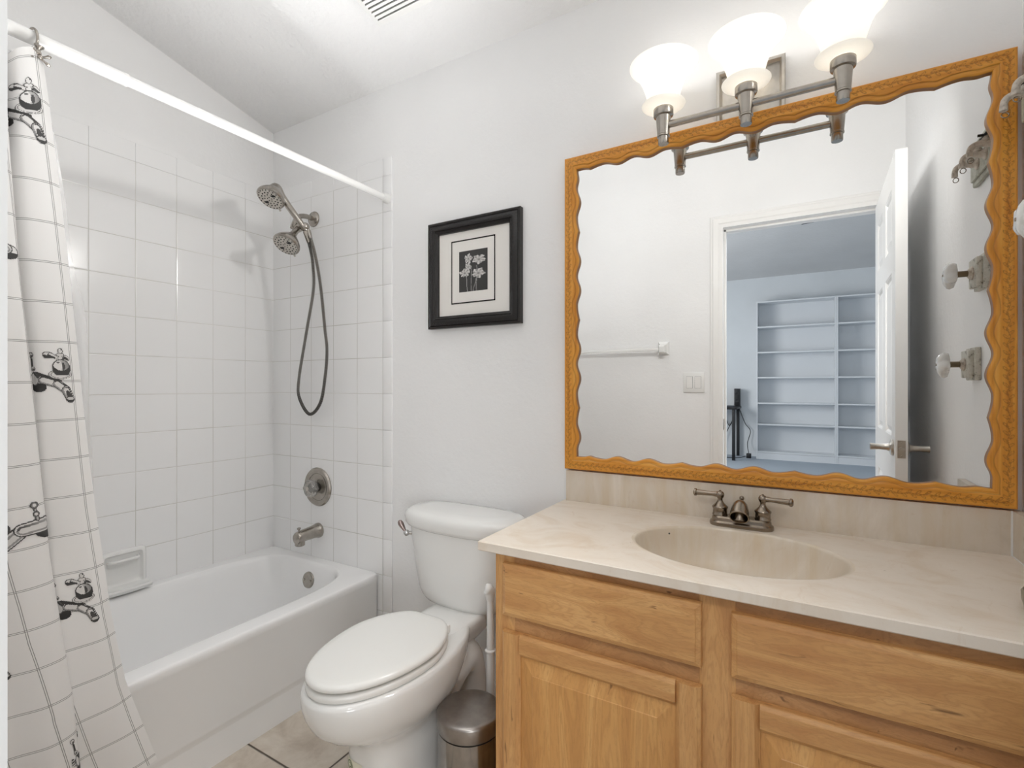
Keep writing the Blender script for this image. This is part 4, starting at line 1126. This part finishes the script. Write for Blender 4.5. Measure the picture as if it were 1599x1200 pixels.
m = MB(); m.box((WR - 0.0228, 1.083, CTZ + .0001), (WR - 0.021, WB - 0.021, CTZ + 0.002)); m.box((WR - 0.024, WB - 0.0228, CTZ), (WR - 0.0205, WB - 0.0205, 0.889)); m.obj('caulk_line', M_PLAST, root, weld=0)

# small dish at the right edge of the top
m = MB(); m.lathe([(0, 0.0), (0.032, 0.0), (0.038, 0.006), (0.0415, 0.020), (0.042, 0.034), (0.040, 0.037), (0.038, 0.033), (0.035, 0.012), (0.0, 0.008)], (0.366, 1.16, CTZ + 0.0005), (0, 0, 1), 48)
tag(rebase(m.obj('soap_cup', M_TAUPE), (0.366, 1.16, CTZ)), 'small taupe dish on the counter at the right picture edge', 'dish')

# faucet
fx, fy, fz = -0.140, 1.482, CTZ
root = thing('sink_faucet', (fx, fy, fz), 'antique pewter two-handle centerset faucet behind the basin', 'faucet')
m = MB()
def oval(hl, hw, z, n=80):
    out = []
    for k in range(n):
        t = 2 * PI * k / n; c, s = math.cos(t), math.sin(t)
        out.append(Vector((fx + (hl - hw) * (1 if c > 0 else -1) * (1 if abs(c) > 1e-6 else 0) + hw * c, fy + hw * s, z)))
    return out
m.loft([oval(0.079, 0.029, fz), oval(0.080, 0.030, fz + 0.004), oval(0.079, 0.029, fz + 0.010), oval(0.074, 0.025, fz + 0.014), oval(0.074, 0.0245, fz + 0.017), oval(0.073, 0.024, fz + 0.022), oval(0.069, 0.020, fz + 0.026), oval(0.06, 0.012, fz + 0.027)]); m.obj('base_plate', M_PEWTER, root, sharp=30)
m = MB()
ax_ = Vector((0, -0.80, -0.60)).normalized(); apx = Vector((fx, fy - 0.006, fz + 0.070))
m.lathe([(0, 0), (0.006, 0.0005), (0.012, 0.005), (0.0175, 0.014), (0.0210, 0.027), (0.0230, 0.042), (0.0238, 0.052), (0.0248, 0.055), (0.0240, 0.057), (0.0215, 0.057), (0.019, 0.040), (0, 0.034)], apx, ax_, 36)
m.tube([(fx, fy + 0.004, fz + 0.020), (fx, fy + 0.003, fz + 0.040), (fx, fy - 0.004, fz + 0.056), (fx, fy - 0.014, fz + 0.060)], [0.0185, 0.0175, 0.0155, 0.012], 24, smooth=5)
m.lathe([(0.012, 0.0), (0.0125, 0.028), (0.010, 0.030), (0, 0.030)], apx + ax_ * 0.030, (0, -0.35, -0.94), 24)
m.obj('spout', M_PEWTER, root, sharp=45)
m = MB(); m.lathe([(0.003, 0), (0.003, 0.014), (0.005, 0.016), (0.0065, 0.021), (0.005, 0.026), (0, 0.028)], (fx, fy + 0.018, fz + 0.052), (0, 0.1, 1), 20); m.obj('lift_rod', M_PEWTER, root)
for sg in (-1, 1):
    hx = fx + sg * 0.053
    h = thing('handle', (0, 0, 0), '', '')
    for k in list(h.keys()): del h[k]
    h.parent = root; h.location = (sg * 0.053, 0, 0.026)
    m = MB(); m.lathe([(0.020, 0), (0.020, 0.003), (0.0185, 0.005), (0.0185, 0.017), (0.0205, 0.020), (0.0205, 0.023), (0.016, 0.027), (0.010, 0.033), (0.0065, 0.040), (0.0065, 0.045), (0.009, 0.048), (0.0108, 0.053), (0.0108, 0.058), (0.008, 0.063), (0.003, 0.065), (0.003, 0.067), (0, 0.068)], (hx, fy, fz + 0.026), (0, 0, 1), 36); m.obj('handle_hub', M_PEWTER, h, sharp=50)
    d = Vector((sg * 0.97, -0.12 if sg > 0 else 0.10, -0.02)).normalized(); b0 = Vector((hx, fy, fz + 0.026 + 0.0555))
    m = MB(); m.tube([b0, b0 + d * 0.012, b0 + d * 0.020, b0 + d * 0.045, b0 + d * 0.062, b0 + d * 0.064, b0 + d * 0.069, b0 + d * 0.072], [0.008, 0.0072, 0.006, 0.0072, 0.0078, 0.0105, 0.0105, 0.006], 18); m.obj('lever', M_PEWTER, h, sharp=30)

# ------------------------------------------------------------------ mirror
MX0, MX1, MZ0, MZ1 = -0.682, 0.4195, 0.8935, 1.928
root = thing('wall_mirror', ((MX0 + MX1) / 2, WB, MZ0), 'large wall mirror in a scalloped golden oak carved frame', 'mirror')
m = MB(); m.box((MX0 + 0.02, WB - 0.0165, MZ0 + 0.02), (MX1 - 0.02, WB - 0.0035, MZ1 - 0.02)); m.obj('mirror_glass', M_MIRROR, root)
def scallop(s, s0, P, L):
    k = max(0.0, min(1.0, (min(s, L - s) - 0.045) / 0.05)); k = k * k * (3 - 2 * k)
    return 0.0425 * (1 - k) + scallop_(s, s0, P) * k
def scallop_(s, s0, P):
    p = ((s - s0) / P) % 1.0
    wv = 0.0405
    if p > 5 / 6: p -= 1
    if p < 1 / 6:
        q = abs(p) * 6; return wv + 0.0078 * (1 - math.sin(q * PI / 2)) + 0.0
    return wv + 0.0118 * (0.5 - 0.5 * math.cos((p - 1 / 6) * 3 * 2 * PI))
PROF = [(0.0, 0.0), (0.0, 0.024), (0.0015, 0.0285), (0.004, 0.0305)]
def frame_side(name, org, du, dv, L, s0, P):
    """org outer corner, du along, dv inward"""
    org, du, dv = Vector(org), Vector(du), Vector(dv); bm = bmesh.new()
    uvl = bm.loops.layers.uv.new('UVMap'); cl = bm.loops.layers.float_color.new('tone')
    ns = int(L / 0.0017); rows = []
    ts = [0.004 + 0.0012 * i for i in range(1, 21)]     # flat band with carving up to about .029
    for i in range(ns + 1):
        s = L * i / ns; w = scallop(s, s0, P, L); col = []
        def add(t, h, c=0.0):
            ss = min(max(s, t), L - t); col.append((ss, t, h, c))
        for t, h in PROF: add(t, h)
        for t in ts:
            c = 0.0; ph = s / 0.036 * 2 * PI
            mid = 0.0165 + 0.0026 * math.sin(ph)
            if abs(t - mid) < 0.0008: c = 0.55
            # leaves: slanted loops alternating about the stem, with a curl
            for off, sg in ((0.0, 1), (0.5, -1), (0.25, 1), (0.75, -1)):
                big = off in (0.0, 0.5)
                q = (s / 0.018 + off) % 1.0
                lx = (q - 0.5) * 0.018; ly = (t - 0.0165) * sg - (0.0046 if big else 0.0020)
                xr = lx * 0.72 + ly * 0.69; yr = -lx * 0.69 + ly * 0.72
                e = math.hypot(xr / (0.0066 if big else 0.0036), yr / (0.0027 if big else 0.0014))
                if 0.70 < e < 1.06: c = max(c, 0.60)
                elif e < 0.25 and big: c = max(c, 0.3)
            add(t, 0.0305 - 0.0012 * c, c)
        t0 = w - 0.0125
        for t, h, c in ((max(t0 - 0.0006, 0.0292), 0.0303, 0.0), (t0, 0.0298, 0.25), (t0 + 0.0010, 0.0282, 0.5), (t0 + 0.0025, 0.0276, 0.1), (w - 0.0060, 0.0284, 0.0), (w - 0.0030, 0.0278, 0.0), (w - 0.0008, 0.0262, 0.0), (w, 0.0245, 0.3), (w, 0.0235, 0.75), (w, 0.016, 0.9)):  # last rows: inner lip darkened by stain and painted-in shade
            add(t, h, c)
        rows.append(col)
    V = [[(bm.verts.new(org + du * a + dv * t + Vector((0, -h - 0.0005, 0))), a, t, c) for a, t, h, c in col] for col in rows]
    for A, B in zip(V, V[1:]):
        for k in range(len(A) - 1):
            q = [A[k], B[k], B[k + 1], A[k + 1]]
            try: f = bm.faces.new([x[0] for x in q])
            except ValueError: continue
            f.smooth = True
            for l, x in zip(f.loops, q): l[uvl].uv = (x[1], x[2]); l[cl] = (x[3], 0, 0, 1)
    bmesh.ops.remove_doubles(bm, verts=bm.verts[:], dist=2e-5)
    bmesh.ops.recalc_face_normals(bm, faces=bm.faces[:])
    for e in bm.edges:
        if len(e.link_faces) == 2 and e.calc_face_angle(0) > math.radians(50): e.smooth = False
    for v in bm.verts: v.co -= wloc(root)
    me = bpy.data.meshes.new(name); bm.to_mesh(me); bm.free(); me.materials.append(M_OAK)
    o = bpy.data.objects.new(name, me); COL.objects.link(o); o.parent = root
    return o
Lx, Lz = MX1 - MX0, MZ1 - MZ0
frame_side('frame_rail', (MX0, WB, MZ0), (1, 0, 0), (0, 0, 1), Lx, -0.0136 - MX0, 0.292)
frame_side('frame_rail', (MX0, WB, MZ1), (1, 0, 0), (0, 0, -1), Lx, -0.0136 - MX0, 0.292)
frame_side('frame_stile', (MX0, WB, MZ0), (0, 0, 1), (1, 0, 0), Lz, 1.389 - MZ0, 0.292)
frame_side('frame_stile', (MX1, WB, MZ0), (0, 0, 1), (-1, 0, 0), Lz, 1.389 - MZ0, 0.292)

# ------------------------------------------------------------------ framed flower print
PX0, PX1, PZ0, PZ1 = -1.272, -0.855, 1.393, 1.806
root = thing('framed_picture', ((PX0 + PX1) / 2, WB, PZ0), 'black framed monochrome flower print hanging above the toilet', 'picture')
def rect_frame(name, prof, mt, sharp=25):
    m = MB(); rings = []
    cor = [(PX0, PZ0, 1, 1), (PX1, PZ0, -1, 1), (PX1, PZ1, -1, -1), (PX0, PZ1, 1, -1)]
    R = [[Vector((x + sx_ * t, WB - h, z + sz_ * t)) for t, h in prof] for x, z, sx_, sz_ in cor]
    V = [[m.bm.verts.new(p) for p in r] for r in R]; n = len(prof)
    for i in range(4):
        a, b = V[i], V[(i + 1) % 4]
        for k in range(n - 1): m.face([a[k], b[k], b[k + 1], a[k + 1]])
    return m.obj(name, mt, root, sharp=sharp)
rect_frame('outer_moulding', [(0.0, 0.001), (0.0, 0.021), (0.003, 0.024), (0.008, 0.0245), (0.012, 0.021)], M_FRAMEB2)
rect_frame('pebbled_moulding', [(0.012, 0.021), (0.015, 0.0235), (0.020, 0.027), (0.026, 0.0285), (0.031, 0.027), (0.034, 0.023)], M_FRAMEB, 60)
rect_frame('inner_moulding', [(0.034, 0.023), (0.036, 0.0245), (0.041, 0.0225), (0.047, 0.017), (0.048, 0.009)], M_FRAMEB2)
iw = (0.048, 0.048)
m = MB(); m.box((PX0 + 0.04, WB - 0.0095, PZ0 + 0.04), (PX1 - 0.04, WB - 0.006, PZ1 - 0.04)); m.obj('outer_mat', M_PAPER, root)
# inner dark line window and inner mat
WX0, WX1, WZ0, WZ1 = -1.166, -0.966, 1.484, 1.726
m = MB()
for a, b in (((WX0, WZ0), (WX1, WZ0 + .0048)), ((WX0, WZ1 - .0048), (WX1, WZ1)), ((WX0, WZ0), (WX0 + .0042, WZ1)), ((WX1 - .0042, WZ0), (WX1, WZ1))): m.box((a[0], WB - 0.0105, a[1]), (b[0], WB - 0.0090, b[1]))
m.obj('mat_line', M_FRAMEB2, root, weld=0)
m = MB(); m.box((WX0 + .0035, WB - 0.0099, WZ0 + .0035), (WX1 - .0035, WB - 0.0094, WZ1 - .0035)); m.obj('inner_mat', M_PAPER, root)
FX0, FX1, FZ0, FZ1 = -1.129, -0.999, 1.527, 1.682
def flower(x, y):
    """x,y in 0..1 (y up): four pale cup flowers on thin stems, dark ground"""
    r = random.Random(int(x * 97) * 131 + int(y * 113))
    tone = 0.035
    for (x0, y0, x1, y1) in ((0.24, 0.42, 0.31, 0.0), (0.42, 0.62, 0.44, 0.0), (0.60, 0.30, 0.50, 0.0), (0.62, 0.62, 0.62, 0.0)):
        t = max(0, min(1, (y0 - y) / (y0 - y1)))
        if y < y0 and abs(x - (x0 + (x1 - x0) * t + 0.012 * math.sin(6 * t))) < 0.011: tone = 0.30
    for cx, cy, rx, ry, ph in ((0.33, 0.80, 0.15, 0.13, 0.3), (0.70, 0.75, 0.25, 0.125, 1.1), (0.32, 0.60, 0.12, 0.12, 0.6), (0.20, 0.46, 0.20, 0.11, 2.0), (0.68, 0.42, 0.24, 0.13, 2.9)):
        dx, dy = (x - cx) / rx, (y - cy) / ry
        a = math.atan2(dy, dx); d = math.hypot(dx, dy)
        lim = 0.86 + 0.14 * math.sin(5 * a + ph * 3) + 0.07 * math.sin(11 * a + ph)
        if dy < -0.2: lim *= 0.92
        if d < lim:
            f = 0.5 + 0.5 * math.sin(7 * a + ph * 5 + 3 * d)
            tone = 0.34 + 0.34 * f * (0.4 + 0.6 * d) + 0.06 * r.random()
            if d < 0.18: tone = 0.22
            if abs(d - 0.62) < 0.05 and f < 0.5: tone = 0.2
    return tone
bm = bmesh.new(); cl = bm.loops.layers.float_color.new('tone'); nx, nz = 84, 100
V = [[bm.verts.new((FX0 + (FX1 - FX0) * i / nx, WB - 0.0103, FZ0 + (FZ1 - FZ0) * j / nz)) for j in range(nz + 1)] for i in range(nx + 1)]
for i in range(nx):
    for j in range(nz):
        f = bm.faces.new([V[i][j], V[i + 1][j], V[i + 1][j + 1], V[i][j + 1]]); tn = flower((i + .5) / nx, (j + .5) / nz)
        for l in f.loops: l[cl] = (tn, tn * 0.97, tn * 0.94, 1)
for v in bm.verts: v.co -= wloc(root)
me = bpy.data.meshes.new('flower_print'); bm.to_mesh(me); bm.free(); me.materials.append(M_PRINT)
o = bpy.data.objects.new('flower_print', me); COL.objects.link(o); o.parent = root

# ------------------------------------------------------------------ vanity light
LX = (-0.3335, -0.1225, 0.0877); LY = 1.421; LZB = 1.850
root = thing('vanity_light', (LX[1], WB, 1.99), 'three-light brushed nickel vanity fixture with frosted bell shades above the mirror', 'wall light')
m = MB()
x0, x1, z0, z1 = -0.210, -0.035, 1.90, 2.072
m.box((x0 + .012, WB - 0.010, z0 + .012), (x1 - .012, WB - 0.0005, z1 - .012), 0.002); m.obj('back_plate', M_NICKEL_L, root)
m = MB(); prof = [(0.0, 0.0005), (0.0, 0.018), (0.003, 0.021), (0.009, 0.021), (0.014, 0.014), (0.014, 0.009)]
cor = [(x0, z0, 1, 1), (x1, z0, -1, 1), (x1, z1, -1, -1), (x0, z1, 1, -1)]
V = [[m.bm.verts.new((x + a * t, WB - h, z + b_ * t)) for t, h in prof] for x, z, a, b_ in cor]
for i in range(4):
    for k in range(len(prof) - 1): m.face([V[i][k], V[(i + 1) % 4][k], V[(i + 1) % 4][k + 1], V[i][k + 1]])
m.obj('plate_rim', M_NICKEL_L, root, sharp=25)
BZ = LZB + 0.052
m = MB(); m.lathe([(0, 0), (0.0095, 0), (0.0095, LX[2] - LX[0]), (0, LX[2] - LX[0])], (LX[0], LY, BZ), (1, 0, 0), 24); m.obj('cross_bar', M_NICKEL, root)
m = MB(); m.tube([(LX[1], WB - 0.01, 1.985), (LX[1], WB - 0.06, 1.975), (LX[1], LY + 0.03, 1.93), (LX[1], LY, BZ)], 0.009, 16, smooth=6); m.obj('support_arm', M_NICKEL, root)
lamp_pos = []
for x in LX:
    h = bpy.data.objects.new('lamp_holder', None); COL.objects.link(h); h.parent = root; h.location = Vector((x, LY, LZB)) - wloc(root)
    m = MB(); m.lathe([(0, 0), (0.0135, 0), (0.0145, 0.002), (0.0145, 0.020), (0.0175, 0.021), (0.0175, 0.0245), (0.0165, 0.026), (0.0205, 0.076), (0.026, 0.078), (0.027, 0.080), (0.027, 0.098), (0.025, 0.100), (0, 0.100)], (x, LY, LZB), (0, 0, 1), 40); m.obj('socket_cup', M_NICKEL, h, sharp=30)
    Z = LZB + 0.100
    pr = [(0.026, 0.0), (0.045, 0.003), (0.058, 0.008), (0.0590, 0.010), (0.0575, 0.012), (0.047, 0.014), (0.043, 0.020), (0.0445, 0.032), (0.050, 0.052), (0.058, 0.075), (0.070, 0.098), (0.083, 0.113), (0.092, 0.120)]
    inner = [(r - 0.003, hh + 0.0005) for r, hh in pr[::-1][:-4]]
    m = MB(); m.lathe(pr + [(0.0925, 0.1215)] + inner + [(0.03, 0.012)], (x, LY, Z), (0, 0, 1), 64, cap0=False, cap1=False); m.obj('glass_shade', M_SHADE, h, sharp=60)
    m = MB(); m.lathe([(0, 0.0), (0.012, 0.0), (0.013, 0.02), (0.022, 0.04), (0.028, 0.060), (0.025, 0.080), (0.012, 0.092), (0, 0.094)], (x, LY, Z), (0, 0, 1), 24); m.obj('bulb', M_BULB, h)
    lp = bpy.data.lights.new('vanity_lamp', 'POINT'); lp.energy = 0.30; lp.color = (1.0, 0.965, 0.92); lp.shadow_soft_size = 0.035
    lo = bpy.data.objects.new('vanity_lamp', lp); COL.objects.link(lo); lo.location = (x, LY - 0.01, Z + 0.150)
    # the frosted shade passes the bulb light on into the room
    ls = bpy.data.lights.new('vanity_lamp_room', 'SPOT'); ls.energy = (11.0, 9.5, 8.0)[LX.index(x)]; ls.color = (1.0, 0.985, 0.96); ls.shadow_soft_size = 0.055
    ls.spot_size = math.radians(165); ls.spot_blend = 0.5
    lq = bpy.data.objects.new('vanity_lamp_room', ls); COL.objects.link(lq); lq.location = (x, LY - 0.115, Z + 0.055)
    lq.rotation_euler = Vector((-0.50, -1.0, -0.15)).to_track_quat('-Z', 'Y').to_euler()

# ------------------------------------------------------------------ exhaust vent on the ceiling
sl = math.atan(0.235)
VM = Matrix.Translation((-1.195, 1.195, ceil_z(1.195))) @ Matrix.Rotation(-sl, 4, 'X')
root = thing('exhaust_vent', (-1.195, 1.195, ceil_z(1.195)), 'white square exhaust fan grille with dark slots on the ceiling', 'vent')
m = MB(); hv = 0.132
def vr(e, h): return [VM @ Vector((sx_ * (hv - e), sy_ * (hv - e), -h)) for sx_, sy_ in ((-1, -1), (1, -1), (1, 1), (-1, 1))]
m.loft([vr(0, 0), vr(0.0, 0.010), vr(0.004, 0.016), vr(0.024, 0.021)], True, False)
# slats: bars between slots
n_ = 14; g0 = -(hv - 0.024); span = 2 * (hv - 0.024)
for k in range(n_ + 1):
    y0 = g0 + span * k / (n_) - 0.0048; y1 = y0 + 0.0096
    y0 = max(y0, g0); y1 = min(y1, -g0)
    m.obox(VM, (-(hv - 0.024), y0, -0.024), (hv - 0.024, y1, -0.017), 0.0)
m.obj('grille', M_PLAST, root, weld=0)
m = MB(); m.obox(VM, (-(hv - .022), -(hv - .022), -0.0165), (hv - .022, hv - .022, -0.0155)); m.obj('duct_opening', M_DARK, root)

# ------------------------------------------------------------------ things on the doorway wall, seen in the mirror
root = thing('towel_bar', (-1.03, DW, 1.39), 'white ceramic towel bar on the doorway wall, seen in the mirror', 'towel bar')
for x in (-0.697, -1.37):
    m = MB()
    def sq(h, e, z): return [Vector((x + a * h, DW + e, z + b_ * h * 1.25)) for a, b_ in ((-1, -1), (1, -1), (1, 1), (-1, 1))]
    m.loft([sq(0.030, 0.0005, 1.392), sq(0.030, 0.008, 1.392), sq(0.026, 0.014, 1.391), sq(0.018, 0.030, 1.388), sq(0.017, 0.060, 1.384), sq(0.012, 0.066, 1.384)]); m.obj('bar_post', M_PORC, root, sharp=40)
m = MB(); m.box((-1.36, DW + 0.036, 1.374), (-0.705, DW + 0.054, 1.392), 0.004); m.obj('bar', M_PORC, root)
root = thing('light_switch', (-0.529, DW, 1.19), 'white double rocker light switch beside the doorway, seen in the mirror', 'light switch')
m = MB(); m.box((-0.587, DW + 0.0003, 1.132), (-0.471, DW + 0.006, 1.248), 0.002); m.obj('cover_plate', M_PLAST, root)
for x in (-0.552, -0.506):
    m = MB(); m.loft([[Vector((x + a * 0.0165, DW + h0 + b_ * t_, 1.190 + b_ * 0.033)) for a, b_ in ((-1, -1), (1, -1), (1, 1), (-1, 1))] for h0, t_ in ((0.004, 0), (0.0085, 0.0015))]); m.obj('rocker', M_TRIMP, root, sharp=20)
    m = MB(); m.box((x - 0.0175, DW + 0.0058, 1.156), (x + 0.0175, DW + 0.0063, 1.224)); m.obj('rocker_gap', M_GREYP, root)

# ------------------------------------------------------------------ right wall: knob hooks and the tap plaque
def knob_hook(y, z, rot, label):
    root = thing('robe_knob', (WR, y, z), label, 'wall knob', 'white knob hooks on whitewashed blocks')
    m = MB()
    m.box((WR - 0.014, y - 0.043, z - 0.046), (WR - 0.0003, y + 0.043, z + 0.046), 0.002); m.box((WR - 0.027, y - 0.036, z - 0.039), (WR - 0.0135, y + 0.036, z + 0.039), 0.003)
    m.obj('wooden_block', M_AGED, root, weld=0)
    m = MB(); m.lathe([(0, 0), (0.018, 0), (0.0185, 0.003), (0.013, 0.008), (0.011, 0.010), (0, 0.010)], (WR - 0.027, y, z), (-1, 0, 0), 32); m.obj('collar', M_HOOKP, root)
    m = MB(); m.lathe([(0, 0.008), (0.0085, 0.008), (0.0085, 0.036), (0, 0.036)], (WR - 0.027, y, z), (-1, 0, 0), 24); m.obj('stem', mk_metal('aged_brass_stem', (128, 116, 96), 0.35), root)
    m = MB(); m.lathe([(0, 0.034), (0.020, 0.034), (0.031, 0.038), (0.034, 0.045), (0.032, 0.053), (0.022, 0.060), (0.010, 0.062), (0, 0.062)], (WR - 0.027, y, z), (-1, 0, 0), 60, func=lambda a, r, h: 1 + 0.16 * math.cos(5 * a + rot) * min(1, r / 0.03)); kn = m.obj('porcelain_knob', M_PORC, root, sharp=70)
    m = MB(); m.lathe([(0.004, 0.0615), (0.003, 0.0635), (0, 0.064)], (WR - 0.027, y, z), (-1, 0, 0), 12); m.obj('screw', M_PEWTER, kn)
knob_hook(1.262, 1.478, 0.4, 'white lobed knob on a whitewashed block, the upper of the two on the right wall')
knob_hook(1.185, 1.232, 1.9, 'white lobed knob on a whitewashed block, the lower of the two on the right wall')

by0, by1, bz0, bz1 = 1.195, 1.500, 1.728, 1.850
m = MB()
m.box((WR - 0.012, by0, bz0), (WR - 0.0003, by1, bz1), 0.004); m.box((WR - 0.019, by0 + 0.012, bz0 + 0.012), (WR - 0.0115, by1 - 0.012, bz1 - 0.012), 0.003)
root = thing('hook_plaque', (WR, (by0 + by1) / 2, bz0), 'grey-green plaque with three tap-shaped hooks high on the right wall', 'hook rack')
m.obj('board', M_AGEDG, root, weld=0)
m = MB()
# faint scribbled lettering strokes on the board
fxp = WR - 0.0193
for k, (ya, yb_) in enumerate(((1.30, 1.33), (1.335, 1.36), (1.365, 1.395), (1.40, 1.425))):
    q = [(fxp, ya, 1.800), (fxp, ya + 0.004, 1.828), (fxp, (ya + yb_) / 2, 1.806), (fxp, yb_ - 0.005, 1.827), (fxp, yb_, 1.802)]
    m.tube(q, 0.0009, 6, smooth=5)
m.obj('scribble', M_GREYP, root, weld=0)
for i, y in enumerate((1.275, 1.345, 1.412)):
    h = bpy.data.objects.new('tap_hook', None); COL.objects.link(h); h.parent = root; zc = 1.772
    h.location = Vector((WR - 0.019, y, zc)) - wloc(root)
    m = MB()
    m.lathe([(0, 0), (0.017, 0), (0.017, 0.003), (0.012, 0.006), (0.0095, 0.010), (0.0095, 0.016), (0, 0.016)], (WR - 0.019, y, zc), (-1, 0, 0), 24)
    X = WR - 0.019
    m.tube([(X - 0.008, y, zc), (X - 0.022, y, zc + 0.002), (X - 0.036, y, zc + 0.001), (X - 0.044, y, zc - 0.005), (X - 0.047, y, zc - 0.014), (X - 0.0475, y, zc - 0.028)], [0.0095, 0.0088, 0.0068, 0.0068, 0.0066, 0.0072], 16, smooth=6)
    m.lathe([(0.008, 0), (0.010, 0.002), (0.008, 0.009), (0.004, 0.013), (0.0035, 0.02), (0, 0.02)], (X - 0.016, y, zc + 0.005), (0, 0, 1), 18)
    m.obj('spout', M_HOOKP, h, sharp=50, weld=0)
    m = MB(); c = Vector((X - 0.018, y, zc + 0.022))
    m.tube([c + Vector((0, -0.030, 0)), c + Vector((0, 0.030, 0))], [0.0036, 0.0036], 10); m.tube([c + Vector((-0.014, 0, 0)), c + Vector((0.014, 0, 0))], 0.0034, 10)
    m.sphere(c + Vector((0, -0.031, 0)), 0.0046, n=8); m.sphere(c + Vector((0, 0.031, 0)), 0.0046, n=8)
    m.obj('cross_handle', M_DARK, h, weld=0)
    m = MB(); c = Vector((X - 0.045, y, zc - 0.037)); m.tube([c + Vector((0.006 * math.sin(a), 0.002 * math.cos(a), 0.006 * math.cos(a))) for a in [2 * PI * k / 16 for k in range(17)]], 0.0011, 6); m.obj('wire_ring', M_PEWTER, h)
